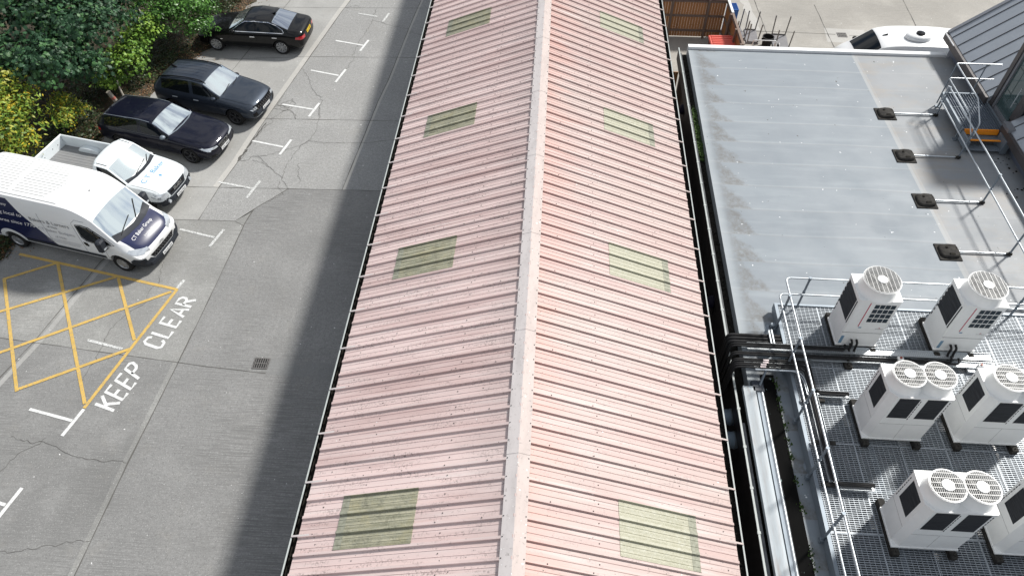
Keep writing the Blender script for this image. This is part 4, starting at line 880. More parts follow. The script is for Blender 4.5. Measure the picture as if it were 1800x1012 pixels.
b = MB(); b.box(-.05, 1.1, -.05, .05, 1.83, 1.87); b.build('capping', M['white_trim'], f2)
b = MB(); b.box(1.1, 3.6, -.05, .05, 1.82, 1.85); b.build('capping', M['timber_rail'], f2)
b = MB(); b.tube([(1.1, -.1, 1.75), (1.9, -.35, .1)], .04, 4); b.build('brace', M['timber_rail'], f2)
f3 = thing('timber_gate', 'bright brown upright boards closing the narrow gap between the two buildings', 'gate', (4.3, 25.05, 0))
b = MB()
for i in range(6): b.box(i*.115, i*.115+.11, 0, .022, .05, 1.8)
b.build('boards', plain('orange_brown_boards', (.5, .25, .09), .75, dirt=.6, sc=5), f3)
b = MB(); b.box(0, .69, .025, .07, .3, .4); b.box(0, .69, .025, .07, 1.5, 1.6); b.build('rail', M['timber_rail'], f3)
rb = thing('wheeled_bin', 'large trade waste bin with ribbed bright red lid inside the timber enclosure', 'bin', (7.22, 28.3, 0), R(2))
b = MB(); b.prism([(-.42, -.45), (.42, -.45), (.48, .45), (-.48, .45)], .22, 1.15); b.build('tub', plain('dark_bin_tub', (.12, .03, .025), .5), rb)
b = MB(); b.bbox(-.52, .52, -.56, .54, 1.16, 1.24, b=.03)
ld = b.build('lid', M['binred'], rb)
b = MB()
for i in range(7): y = -.44+i*.145; b.bbox(-.44, .44, y-.04, y+.04, 1.24, 1.275, b=.014)
b.build('lid_rib', M['binred'], ld)
for (x, y) in ((-.38, -.38), (.38, -.38), (-.38, .38), (.38, .38)):
    b = MB(); b.cyl((x-.03, y, .1), (x+.03, y, .1), .1, n=14); b.box(x-.04, x+.04, y-.03, y+.03, .16, .23); b.build('wheel', M['black'], rb)
bc = thing('plastic_crate', 'blue slatted plastic crates stacked outside the timber fence', 'crate', (8.05, 31.2, 0), R(3))
for q in range(5):
    b = MB(); z = .26*q; b.box(-.2, .2, -.3, -.28, z, z+.25); b.box(-.2, .2, .28, .3, z, z+.25); b.box(-.2, -.18, -.28, .28, z, z+.25); b.box(.18, .2, -.28, .28, z, z+.25); b.box(-.18, .18, -.28, .28, z+.01, z+.03)
    for i in range(6): b.box(-.205, -.2, -.27+i*.09, -.22+i*.09, z+.04, z+.2, mi=1)
    if q == 4:
        for i in range(7): b.box(-.18, .18, -.26+i*.08, -.235+i*.08, z+.22, z+.235)
    b.build('tray', [M['blue'], M['ink']], bc)
# crates make one stack that is lifted in parts; the tables stand upside down on their tops
def table(x, y, rz, w_, d_, lb, lean=0.):
    t = thing('upturned_table', lb, 'table', (x, y, 0), R(rz), group='upturned grey tables in the yard')
    b = MB(); b.bbox(-w_/2, w_/2, -d_/2, d_/2, .02, .05, b=.01); b.build('table_top', M['tablegrey'], t)
    for sx in (-1, 1):
        for sy in (-1, 1):
            b = MB(); b.tube([(sx*(w_/2-.06), sy*(d_/2-.06), .05), (sx*(w_/2-.03), sy*(d_/2-.03), .95)], .028, 7); b.build('leg', M['steel'], t, smooth=50)
    b = MB()
    for sy in (-1, 1): b.box(-w_/2+.06, w_/2-.06, sy*(d_/2-.06)-.012, sy*(d_/2-.06)+.012, .05, .1)
    b.build('apron', M['steel'], t)
table(8.5, 31.1, 5, .55, 1.1, 'upturned grey table with legs in the air next to the timber fence')
table(9.1, 30.9, -4, .55, 1.2, 'middle upturned grey table, between the fence one and the black tub')
table(10.32, 30.5, -4, .70, 1.3, 'upturned grey table with legs in the air on the right of the black tub')
t = thing('black_tub', 'tall open black tub standing among the upturned tables', 'tub', (9.66, 30.2, 0)); b = MB(); b.lathe([(.19, 0), (.23, .42), (.26, .43), (.26, .46), (.22, .46), (.19, .08), (.001, .08)], n=22); b.build('shell', M['black'], t, smooth=40)
b = MB()
for s_ in (-1, 1): b.box(s_*.24-.02, s_*.24+.02, -.06, .06, .30, .36)
b.build('handle', M['black'], t)
t = thing('white_frame', 'low white tubular frame in front of the upturned tables', 'frame', (9.3, 29.35, 0)); b = MB(); b.bent([(-.5, 0, 0), (-.5, 0, .75), (.5, 0, .75), (.5, 0, 0)], .022, .1); b.bent([(-.5, 0, .4), (.5, 0, .4)], .018); b.build('tube', M['white_trim'], t, smooth=50)
b = MB(); b.tube([(-.5, -.4, .02), (-.5, .1, .02)], .02); b.tube([(.5, -.4, .02), (.5, .1, .02)], .02); b.build('foot', M['white_trim'], t, smooth=50)
t = thing('cable_reel', 'small black and white reel beside the low white frame', 'reel', (9.95, 29.6, 0)); b = MB(); b.cyl((-.06, 0, .3), (.06, 0, .3), .14, n=16); b.build('drum', M['black'], t)
for s_ in (-1, 1):
    b = MB(); b.cyl((s_*.06, 0, .3), (s_*.075, 0, .3), .2, n=18); b.build('flange', M['hvac_side'], t)
b = MB(); b.bent([(-.1, -.15, 0), (-.1, 0, .3), (.1, 0, .3), (.1, -.15, 0)], .012, .05); b.build('stand', M['steel'], t)
# ------------------------------------------------------------------ vehicles
def S_(x, w_, zb, zsh, yg, zg, yr, zr, zc):
    w_ *= 1.015; yg *= 1.03; yr *= 1.12 if zr > 1.2 else 1.06
    return (x, [(0, zb), (w_*.80, zb), (w_*.97, zb+.10), (w_, zb+(zsh-zb)*.55), (w_*.975, zsh), (yg, zg), (yr, zr), (yr*.55, zr+(zc-zr)*.75), (0, zc)])
class Car: pass
def carbody(root, st, paint, side, ws, rw, axles, ar, hw, pillars=(), level=2, low=None, cr=.55):
    """st: cross sections rear to front; side=(i0,i1) stations spanned by side glass; ws, rw station pairs of the screens"""
    bm = bmesh.new(); cl = bm.edges.layers.float.new('crease_edge'); rings = []
    for x, h in st:
        ring = [bm.verts.new((x, y, z)) for y, z in h]+[bm.verts.new((x, -h[k][0], h[k][1])) for k in range(7, 0, -1)]
        rings.append(ring)
    for i in range(len(st)-1):
        for k in range(16):
            f = bm.faces.new((rings[i][k], rings[i][(k+1) % 16], rings[i+1][(k+1) % 16], rings[i+1][k])); mi = 0
            if side and k in (5, 10) and side[0] <= i < side[1]: mi = 4 if i in pillars else 1
            if k in (6, 7, 8, 9):
                if ws and i == ws: mi = 2
                if rw is not None and i == rw: mi = 3
            if k in (0, 15): mi = 5
            if low and k in (1, 14): mi = 6
            f.material_index = mi
    for ring, s_ in ((rings[0], 1), (rings[-1], -1)):
        for k in range(0, 8):
            q = [ring[k], ring[k+1], ring[(15-k) % 16], ring[(16-k) % 16]]; q2 = []
            for v in q:
                if v not in q2: q2.append(v)
            if len(q2) > 2: bm.faces.new(q2).material_index = 0
    bmesh.ops.recalc_face_normals(bm, faces=bm.faces)
    for e in bm.edges:
        m = {f.material_index for f in e.link_faces}
        if len(m) > 1 and (m & {1, 2, 3}): e[cl] = cr
    for i in range(1, len(rings)-2):
        for k_ in (5, 6, 10, 11, 4, 12):
            e = bm.edges.get((rings[i][k_], rings[i+1][k_]))
            if e is not None: e[cl] = max(e[cl], .5 if k_ in (5, 6, 10, 11) else .25)
    me = bpy.data.meshes.new('cage'); bm.to_mesh(me); bm.free()
    for _ in range(7): me.materials.append(M['p_black'])
    tmp = bpy.data.objects.new('cage', me); COL.objects.link(tmp)
    s = tmp.modifiers.new('s', 'SUBSURF'); s.levels = level; s.render_levels = level
    dg = bpy.context.evaluated_depsgraph_get(); me2 = bpy.data.meshes.new_from_object(tmp.evaluated_get(dg)); bpy.data.objects.remove(tmp)
    bm = bmesh.new(); bm.from_mesh(me2)
    for mi, th in ((1, .028), (2, .035), (3, .04)):
        fs = [f for f in bm.faces if f.material_index == mi]
        if fs:
            r = bmesh.ops.inset_region(bm, faces=fs, thickness=th, depth=0, use_even_offset=True)
            for f in r['faces']: f.material_index = 4
    bm.to_mesh(me2); bm.free()
    tmp = bpy.data.objects.new('cage2', me2); COL.objects.link(tmp)
    c = MB()
    for ax in axles:
        for s_ in (-1, 1): c.cyl((ax, s_*(hw-.38), ar[1]), (ax, s_*(hw+.3), ar[1]), ar[0], n=32, mi=5)
    co = c.build('cut', [M['p_black']]*7); bo = tmp.modifiers.new('b', 'BOOLEAN'); bo.operation = 'DIFFERENCE'; bo.solver = 'EXACT'; bo.object = co
    dg = bpy.context.evaluated_depsgraph_get(); me3 = bpy.data.meshes.new_from_object(tmp.evaluated_get(dg)); bpy.data.objects.remove(tmp); bpy.data.objects.remove(co)
    bm = bmesh.new(); bm.from_mesh(me3); C = Car(); C.root = root; C.bvh = BVHTree.FromBMesh(bm)
    # split the glass into parts of their own
    def take(mi, name, mat):
        todo = {f for f in bm.faces if f.material_index == mi}
        while todo:
            seed = todo.pop(); isl = [seed]; stk = [seed]
            while stk:
                f = stk.pop()
                for e in f.edges:
                    for g_ in e.link_faces:
                        if g_ in todo: todo.remove(g_); isl.append(g_); stk.append(g_)
            b = MB(); idx = {}
            for f in isl:
                for v in f.verts:
                    if v not in idx: idx[v] = len(b.v); b.v.append(tuple(v.co))
                b.f.append([idx[v] for v in f.verts]); b.mi.append(0)
            if len(isl) > 2: b.build(name, mat, root, smooth=50, fixn=False)
    take(1, 'side_window', M['glass']); take(2, 'windscreen', M['screen']); take(3, 'rear_window', M['rearglass'])
    bmesh.ops.delete(bm, geom=[f for f in bm.faces if f.material_index in (1, 2, 3)], context='FACES')
    me4 = bpy.data.meshes.new('body'); bm.to_mesh(me4); bm.free(); me4.materials.clear()
    for m in (paint, M['glass'], M['screen'], M['rearglass'], M['trim'], M['black'], low or paint): me4.materials.append(m)
    me4.polygons.foreach_set('use_smooth', [True]*len(me4.polygons)); me4.set_sharp_from_angle(angle=R(40))
    o = bpy.data.objects.new('body', me4); COL.objects.link(o); o.parent = root; C.body = o
    return C
DIR = {'L': (lambda u, v: (u, 4, v), (0, -1, 0)), 'R': (lambda u, v: (u, -4, v), (0, 1, 0)), 'F': (lambda u, v: (6, u, v), (-1, 0, 0)), 'B': (lambda u, v: (-6, u, v), (1, 0, 0)), 'T': (lambda u, v: (u, v, 6), (0, 0, -1))}
def pr(C, u, v, d, o_):
    f, dr = DIR[d]; q = Vector(f(u, v)); dr = Vector(dr); h = C.bvh.ray_cast(q, dr)
    if h[0] is None:
        n = C.bvh.find_nearest(q+dr*(4.5 if d in 'LRT' else 4.5)); 
        return None
    n = h[1] if h[1].dot(dr) < 0 else -h[1]
    return h[0]+(n*.5-dr*.5).normalized()*o_
def decal(C, name, polys, d, m, parent=None, o_=.005, cell=.07, smooth=True):
    b = MB()
    for poly in polys:
        bm = bmesh.new(); f = bm.faces.new([bm.verts.new((u, v, 0)) for u, v in poly])
        us = [p[0] for p in poly]; vv = [p[1] for p in poly]
        for a0, a1, no in ((min(us), max(us), (1, 0, 0)), (min(vv), max(vv), (0, 1, 0))):
            n = int((a1-a0)/cell)+1
            for i in range(1, n):
                q = a0+(a1-a0)*i/n
                bmesh.ops.bisect_plane(bm, geom=bm.verts[:]+bm.edges[:]+bm.faces[:], plane_co=(q, q, 0), plane_no=no)
        idx = {}; vs = []; ok = True
        for v in bm.verts:
            p = pr(C, v.co.x, v.co.y, d, o_)
            idx[v] = len(vs) if p is not None else None
            if p is not None: vs.append(p)
        fs = [[idx[v] for v in f.verts] for f in bm.faces]; fs = [f for f in fs if None not in f]; bm.free()
        b.add(vs, fs)
    if not b.f: return None
    return b.build(name, m, parent or C.root, smooth=40 if smooth else 0, fixn=False)
def line(C, name, pts, wd, d, m, parent=None, o_=.004): return decal(C, name, ribbon(pts, wd), d, m, parent, o_, .12)
def lettering(C, s, d, m, org, du, dv, w_, name='lettering', parent=None, o_=.008, shear=0.):
    vs, fs, asp = textmesh(s, shear=shear); h = w_/asp; P = []
    du = Vector(du).normalized(); dv = Vector(dv).normalized(); org = Vector(org); ok = []
    for u, v in vs:
        q = org+du*(u*w_)+dv*(v*h); P.append(pr(C, q.x, q.y, d, o_))
    fs = [f for f in fs if all(P[i] is not None for i in f)]
    P = [p if p is not None else Vector((0, 0, .5)) for p in P]
    return MB().add(P, fs).build(name, m, parent or C.root, fixn=False)
def plateF(C, x, z, s, end='F', wd=.52, y=0., mt='plate_w', tilt=0.):
    sg = 1 if end == 'F' else -1; X = Matrix.Translation((x, y, z)) @ Matrix.Rotation(R(-tilt*sg), 4, 'Y')
    b = MB(); b.box(-.006, .006, -wd/2, wd/2, -.056, .056, X=X); p = b.build('number_plate', M[mt], C.root)
    vs, fs, asp = textmesh(s); b = MB(); b.add([X @ Vector((sg*.009, sg*(-wd*.44+u*wd*.88), -.036+v*.072)) for u, v in vs], fs); b.build('plate_lettering', M['ink'], p, fixn=False)
def wheel(root, x, y, r, rr, wd, m, nsp=5, style=0):
    s_ = 1 if y > 0 else -1; e = bpy.data.objects.new('wheel', None); COL.objects.link(e); e.parent = root; e.location = (x, y, r)
    X = Matrix.Rotation(R(-90*s_), 4, 'X') @ Matrix.Rotation(R(random.uniform(0, 70)), 4, 'Z'); h = wd/2
    b = MB(); b.lathe([(rr-.01, -h), (r-.03, -h), (r-.004, -h*.6), (r, 0), (r-.004, h*.6), (r-.03, h), (rr+.012, h*.96), (rr, h*.8)], n=32, X=X); b.build('tyre', M['tyre'], e, smooth=50)
    b = MB(); b.lathe([(rr+.004, h*.86), (rr-.012, h*.9), (rr-.022, h*.7), (rr-.03, .0)], n=32, X=X)
    b.lathe([(rr-.02, h*.12), (.001, h*.12)], n=24, mi=1, X=X)
    for i in range(nsp):
        for dd in ((-.12, .12) if style else (0,)):
            a = 2*math.pi*i/nsp; ci, si = math.cos(a), math.sin(a); a2 = a+dd*(1.3 if style == 2 else 1); c2, s2 = math.cos(a2), math.sin(a2)
            wi, wo = (.016, .013) if style else (.035, .028)
            p0 = Vector((ci*.04, si*.04, h*.62)); p1 = Vector((c2*(rr-.012), s2*(rr-.012), h*.78)); t_ = Vector((-si, ci, 0))
            dz = Vector((0, 0, -.05)); b.add([X @ q for q in (p0-t_*wi, p0+t_*wi, p1+t_*wo, p1-t_*wo, p0-t_*wi+dz, p0+t_*wi+dz, p1+t_*wo+dz, p1-t_*wo+dz)], [(0, 1, 2, 3), (0, 4, 5, 1), (1, 5, 6, 2), (2, 6, 7, 3), (3, 7, 4, 0)])
    b.lathe([(.06, h*.55), (.055, h*.68), (.001, h*.7)], n=14, X=X); b.build('rim', [m, M['black']], e, smooth=35)
def mirror(C, x, y, z, m, w_=.2):
    s_ = 1 if y > 0 else -1
    X = Matrix.Translation((x, y, z)); b = MB(); n = 10; rings = []
    for q, sc_ in ((-.09, .55), (-.05, .95), (.02, 1), (.08, .7), (.1, .3)):
        rings.append([(q, s_*(.02)+math.cos(t)*w_/2*sc_, .03+math.sin(t)*.075*sc_) for t in [2*math.pi*k/n for k in range(n)]])
    vs = [X @ Vector(p) for r_ in rings for p in r_]; b.add(vs, [(i*n+k, i*n+(k+1) % n, (i+1)*n+(k+1) % n, (i+1)*n+k) for i in range(4) for k in range(n)]+[tuple(range(n)), tuple(range(4*n, 5*n))])
    b.box(-.03, .03, min(0, -s_*.18), max(0, -s_*.18), -.04, .0, X=X); b.build('door_mirror', m, C.root, smooth=45)
def wiper(C, a, b_, d='T', m=None): 
    q = []
    for i in range(7):
        t = i/6; p = pr(C, a[0]+(b_[0]-a[0])*t, a[1]+(b_[1]-a[1])*t, d, .02)
        if p is not None: q.append(p)
    if len(q) > 1: b = MB(); b.tube(q, .012, 5); b.build('wiper', m or M['black'], C.root)
def handles(C, xs, z, side, m):
    for x in xs:
        p = pr(C, x, z, side, .02)
        if p is None: continue
        b = MB(); b.bbox(-.11, .11, -.015, .015, -.018, .018, b=.008, X=Matrix.Translation(p)); b.build('door_handle', m, C.root)
def carset(C, axx, r, rr, y, wd, m, nsp, style=0):
    for a in axx:
        for s_ in (-1, 1): wheel(C.root, a, s_*y, r, rr, wd, m, nsp, style)

# --- black saloon (nose to the left)
t = thing('parked_car', 'black saloon with silver wheels, red tail lamps and yellow rear plate, nose under the bushes', 'car', (-13.27, 29.2, 0), R(177.6), 'cars parked along the bank')
st = [S_(-2.53, .70, .42, .72, .64, .84, .55, .90, .92), S_(-2.44, .86, .27, .82, .77, .95, .62, 1.02, 1.05), S_(-2.18, .925, .22, .87, .82, .98, .66, 1.05, 1.08), S_(-1.92, .93, .22, .89, .84, .99, .72, 1.07, 1.11),
      S_(-1.15, .93, .20, .90, .84, .98, .57, 1.35, 1.42), S_(-.50, .93, .20, .90, .84, .97, .60, 1.41, 1.465), S_(-.42, .93, .20, .90, .84, .97, .60, 1.41, 1.465), S_(.05, .93, .20, .89, .84, .96, .58, 1.36, 1.42),
      S_(.78, .925, .20, .87, .84, .95, .74, .99, 1.04), S_(1.6, .92, .20, .80, .80, .87, .60, .92, .955), S_(2.22, .87, .22, .68, .72, .76, .52, .80, .83), S_(2.36, .72, .26, .56, .58, .64, .42, .67, .69)]
C = carbody(t, st, M['p_black'], (3, 8), 7, 3, (1.485, -1.485), (.365, .34), .93, pillars=(5,)); carset(C, (1.485, -1.485), .335, .235, .82, .22, M['rim'], 9, 1)
line(C, 'window_trim', [(-1.68, .985), (-.5, .985), (.55, .975)], .022, 'L', M['chrome'], o_=.01)
line(C, 'window_trim', [(-1.72, 1.0), (-1.66, 1.10), (-1.38, 1.25), (-1.05, 1.345), (-.45, 1.39), (.0, 1.35), (.3, 1.20), (.58, 1.02)], .022, 'L', M['chrome'], o_=.012)
decal(C, 'tail_lamp', [[(.50, .70), (.86, .72), (.86, .86), (.50, .84)]], 'B', M['taillamp'], o_=.008); decal(C, 'tail_lamp', [[(-.50, .70), (-.86, .72), (-.86, .86), (-.50, .84)]], 'B', M['taillamp'], o_=.008)
decal(C, 'tail_lamp', [[(-2.46, .72), (-2.20, .76), (-2.22, .85), (-2.46, .85)]], 'L', M['taillamp'], o_=.008)
plateF(C, -2.545, .80, 'AO13 LKW', 'B', mt='plate_y', tilt=12)
handles(C, (-1.28, -.28), .80, 'L', M['chrome'])
for pts in ([(.85, .3), (.87, .6), (.72, .93)], [(-.46, .3), (-.46, .93)], [(-1.1, .35), (-1.2, .62), (-1.5, .95)]): line(C, 'door_gap', pts, .010, 'L', M['ink'])
line(C, 'boot_gap', [(-2.48, .78), (-2.0, .80)], .01, 'T', M['ink']); line(C, 'boot_gap', [(-2.48, -.78), (-2.0, -.80)], .01, 'T', M['ink']); line(C, 'bumper_gap', [(-.85, .62), (.85, .62)], .012, 'B', M['ink'])
line(C, 'exhaust_trim', [(-.7, .3), (-.5, .3)], .05, 'B', M['chrome']); line(C, 'exhaust_trim', [(.7, .3), (.5, .3)], .05, 'B', M['chrome']); line(C, 'wing_badge', [(1.1, .62), (1.3, .62)], .03, 'L', M['chrome'])
mirror(C, .58, .86, .95, M['p_black']); mirror(C, .58, -.80, .92, M['p_black'])
b = MB(); b.add([(-1.02, .02, 1.42), (-1.20, .02, 1.49), (-1.22, -.02, 1.41), (-1.02, -.02, 1.42), (-1.22, .02, 1.41)], [(0, 1, 4), (3, 1, 2), (0, 1, 3), (4, 1, 2)]); b.build('roof_aerial', M['trim'], t)
line(C, 'roof_gap', [(-1.20, -.56), (-1.26, 0), (-1.20, .56)], .02, 'T', M['galv_d'])
b = MB(); b.lathe([(.04, 0), (.035, .006), (.001, .008)], n=16, X=Matrix.Translation((-2.50, 0, .92)) @ Matrix.Rotation(R(-70), 4, 'Y')); b.build('boot_badge', M['rim'], t)
# --- SUV
t = thing('parked_car', 'blue grey sport utility car with roof rails, between the saloon and the dark estate', 'car', (-13.41, 24.27, 0), R(-12.6), 'cars parked along the bank')
st = [S_(-2.20, .76, .45, .85, .72, 1.0, .62, 1.06, 1.08), S_(-2.10, .90, .32, .95, .82, 1.10, .66, 1.20, 1.23), S_(-1.72, .93, .28, .98, .84, 1.12, .60, 1.50, 1.56), S_(-.9, .935, .27, 1.0, .85, 1.10, .62, 1.58, 1.635), S_(-.40, .935, .27, .99, .85, 1.08, .63, 1.60, 1.65), S_(-.32, .935, .27, .99, .85, 1.08, .63, 1.60, 1.65),
      S_(.16, .935, .27, .98, .85, 1.07, .64, 1.55, 1.61), S_(.86, .93, .27, .96, .84, 1.05, .74, 1.10, 1.14), S_(1.6, .92, .28, .88, .80, .97, .60, 1.03, 1.07), S_(2.08, .88, .30, .74, .74, .86, .54, .93, .96), S_(2.25, .76, .34, .62, .62, .72, .46, .77, .79)]
C = carbody(t, st, M['p_grey'], (2, 7), 6, 1, (1.34, -1.34), (.40, .37), .93, pillars=(4,)); carset(C, (1.34, -1.34), .36, .255, .82, .23, M['rimdark'], 5, 1)
for s_ in (-1, 1):
    q = [pr(C, x, s_*.60, 'T', .045) for x in (-1.75, -1.2, -.6, -.2, .05)]; q = [pr(C, -1.95, s_*.60, 'T', .01)]+q+[pr(C, .25, s_*.60, 'T', .0)]
    b = MB(); b.tube([p for p in q if p is not None], .022, 6); b.build('roof_rail', M['trim'], t, smooth=50)
for y in (-.36, -.18, 0, .18, .36): line(C, 'roof_crease', [(-1.6, y), (-.02, y)], .012, 'T', M['p_navy'], o_=.003)
line(C, 'roof_gap', [(-1.72, -.58), (-1.76, 0), (-1.72, .58)], .015, 'T', M['ink'])
b = MB(); b.add([(-1.35, .03, 1.60), (-1.58, .02, 1.69), (-1.60, -.02, 1.60), (-1.35, -.03, 1.60), (-1.60, .02, 1.60)], [(0, 1, 4), (3, 1, 2), (0, 1, 3), (4, 1, 2)]); b.build('roof_aerial', M['trim'], t)
decal(C, 'grille', [[(-.56, .62), (.56, .62), (.66, .84), (-.66, .84)]], 'F', M['trim'], o_=.006)
for i in range(9):
    for j in range(2): 
        y = -.5+i*.125+.06*(j % 2)
        if abs(y) < .56: decal(C, 'grille_jewel', [[(y-.035, .66+.09*j), (y, .63+.09*j), (y+.035, .66+.09*j), (y, .72+.09*j)]], 'F', M['rimdark'], o_=.012)
for s_ in (-1, 1):
    for i in range(3): decal(C, 'headlight', [[(s_*(.55+.09*i), .80-.02*i), (s_*(.63+.09*i), .81-.02*i), (s_*(.60+.09*i), .70-.0*i), (s_*(.53+.09*i), .70)]], 'F', M['lamp'], o_=.012)
    decal(C, 'bumper_vent', [[(s_*.56, .44), (s_*.80, .46), (s_*.80, .60), (s_*.62, .62)]], 'F', M['trim'], o_=.006)
    line(C, 'bumper_chrome', [(s_*.3, .40), (s_*.7, .38)], .03, 'F', M['galv'], o_=.01)
plateF(C, 2.285, .56, 'AK22 XHU', 'F')
handles(C, (-1.12, -.18), .90, 'R', M['galv'])
for pts in ([(.80, .35), (.82, .7), (.66, 1.0)], [(-.36, .35), (-.36, 1.0)], [(-1.0, .4), (-.95, .7), (-1.25, 1.05)]): line(C, 'door_gap', pts, .010, 'R', M['ink'])
line(C, 'body_crease', [(-1.9, .86), (-.5, .80), (1.7, .82)], .012, 'R', M['p_navy']); line(C, 'bonnet_gap', [(.95, -.78), (1.9, -.70), (2.1, -.60)], .010, 'T', M['ink']); line(C, 'bonnet_gap', [(.95, .78), (1.9, .70), (2.1, .60)], .010, 'T', M['ink'])
mirror(C, .62, -.90, 1.06, M['p_grey']); mirror(C, .62, .84, 1.04, M['trim']); wiper(C, (.88, -.58), (.80, .05)); wiper(C, (.92, .1), (.82, .58))
# --- estate
t = thing('parked_car', 'very dark blue estate car, parked nose out beside the white pickup', 'car', (-14.50, 21.9, 0), R(-12.8), 'cars parked along the bank')
st = [S_(-2.46, .74, .42, .76, .70, .88, .60, .94, .96), S_(-2.36, .88, .28, .84, .80, .97, .66, 1.06, 1.09), S_(-2.02, .925, .22, .88, .83, 1.0, .58, 1.33, 1.38), S_(-1.0, .93, .20, .90, .84, .99, .60, 1.41, 1.465), S_(-.50, .93, .20, .90, .84, .97, .61, 1.43, 1.485), S_(-.42, .93, .20, .90, .84, .97, .61, 1.43, 1.485),
      S_(.06, .93, .20, .89, .84, .96, .61, 1.38, 1.44), S_(.78, .925, .20, .87, .84, .95, .75, .99, 1.04), S_(1.65, .92, .20, .80, .80, .87, .60, .92, .955), S_(2.28, .87, .22, .68, .72, .75, .52, .79, .82), S_(2.42, .74, .26, .54, .58, .62, .42, .65, .67)]
C = carbody(t, st, M['p_navy'], (2, 7), 6, 1, (1.485, -1.485), (.37, .35), .93, pillars=(4,)); carset(C, (1.485, -1.485), .345, .25, .82, .23, M['rimdark'], 5, 1)
line(C, 'roof_rail', [(-2.0, -.62), (-1.0, -.66), (.0, -.66)], .02, 'T', M['galv_d'], o_=.02); line(C, 'roof_rail', [(-2.0, .62), (-1.0, .66), (.0, .66)], .02, 'T', M['galv_d'], o_=.02); line(C, 'roof_gap', [(-2.0, -.56), (-2.06, 0), (-2.0, .56)], .02, 'T', M['galv_d'])
for s_ in (-1, 1):
    decal(C, 'grille', [[(s_*.03, .45), (s_*.30, .47), (s_*.31, .63), (s_*.06, .665)]], 'F', M['trim'], o_=.008)
    for i in range(5): line(C, 'grille_bar', [(s_*(.06+.05*i), .47), (s_*(.07+.05*i), .64)], .009, 'F', M['chrome'], o_=.014)
    line(C, 'grille_surround', [(s_*.02, .44), (s_*.03, .66), (s_*.32, .64)], .014, 'F', M['chrome'], o_=.014)
    decal(C, 'headlight', [[(s_*.36, .58), (s_*.84, .66), (s_*.86, .74), (s_*.40, .66)]], 'F', M['lamp'], o_=.01); line(C, 'headlight', [(s_*.36, .57), (s_*.8, .63)], .03, 'F', M['trim'], o_=.012)
    decal(C, 'headlight', [[(2.34, .66), (2.05, .76), (2.05, .71), (2.34, .60)]], 'R' if s_ < 0 else 'L', M['lamp'], o_=.01); decal(C, 'bumper_vent', [[(s_*.5, .30), (s_*.78, .32), (s_*.78, .44), (s_*.6, .42)]], 'F', M['trim'], o_=.006)
plateF(C, 2.45, .42, 'AU21 WKN', 'F')
line(C, 'window_trim', [(-1.9, .985), (-.5, .97), (.6, .96)], .016, 'R', M['rimdark'], o_=.01); handles(C, (-1.3, -.28), .80, 'R', M['p_navy'])
decal(C, 'tail_lamp', [[(-2.42, .74), (-2.2, .77), (-2.2, .86), (-2.40, .86)]], 'R', M['taillamp'], o_=.008); decal(C, 'tail_lamp', [[(-.5, .74), (-.86, .74), (-.86, .86), (-.5, .86)]], 'B', M['taillamp'], o_=.008)
for pts in ([(.85, .3), (.87, .6), (.72, .93)], [(-.46, .3), (-.46, .93)], [(-1.1, .35), (-1.2, .62), (-1.5, .95)]): line(C, 'door_gap', pts, .009, 'R', M['ink'])
line(C, 'bonnet_gap', [(.9, -.78), (1.9, -.66), (2.25, -.42)], .009, 'T', M['ink']); line(C, 'bonnet_gap', [(.9, .78), (1.9, .66), (2.25, .42)], .009, 'T', M['ink'])
line(C, 'screen_trim', [(.72, -.76), (.84, -.4), (.87, 0), (.84, .4), (.72, .76)], .05, 'T', M['galv_d'], o_=.012)
mirror(C, .56, -.88, .97, M['galv_d']); mirror(C, .56, .82, .93, M['p_navy']); 
# --- pickup
t = thing('pickup_truck', 'white single cab pickup truck with open load bed and blue lettering on its bonnet', 'pickup truck', (-15.27, 19.17, 0), R(-12.0))
st = [S_(-.12, .88, .45, 1.0, .86, 1.12, .66, 1.66, 1.70), S_(.0, .90, .45, 1.02, .86, 1.13, .68, 1.70, 1.74), S_(.12, .90, .45, 1.02, .86, 1.13, .68, 1.71, 1.75), S_(.56, .90, .42, 1.0, .86, 1.12, .67, 1.65, 1.70), S_(1.18, .90, .42, .98, .86, 1.10, .78, 1.14, 1.19),
      S_(1.95, .90, .42, .92, .82, 1.02, .64, 1.08, 1.12), S_(2.30, .87, .38, .80, .76, .92, .58, .98, 1.01), S_(2.45, .76, .40, .68, .64, .80, .48, .84, .86)]
C = carbody(t, st, M['p_white2'], (2, 4), 3, None, (1.55,), (.41, .39), .9, low=M['p_white2']); carset(C, (1.55, -1.55), .37, .22, .79, .22, M['rimdark'], 6)
line(C, 'roof_gutter', [(.02, -.66), (.5, -.65)], .03, 'T', M['ink']); line(C, 'roof_gutter', [(.02, .66), (.5, .65)], .03, 'T', M['ink'])
decal(C, 'grille', [[(-.42, .60), (.42, .60), (.50, .86), (-.50, .86)]], 'F', M['blackplastic'], o_=.008, cell=.05)
line(C, 'grille_bar', [(-.40, .74), (.40, .74)], .09, 'F', M['trim'], o_=.014); lettering(C, 'ISUZU', 'F', M['chrome'], (-.22, .71), (1, 0), (0, 1), .44, 'maker_lettering', o_=.03)
decal(C, 'bumper', [[(-.80, .38), (.80, .38), (.86, .62), (.5, .62), (.42, .585), (-.42, .585), (-.5, .62), (-.86, .62)]], 'F', M['blackplastic'], o_=.03, cell=.06)
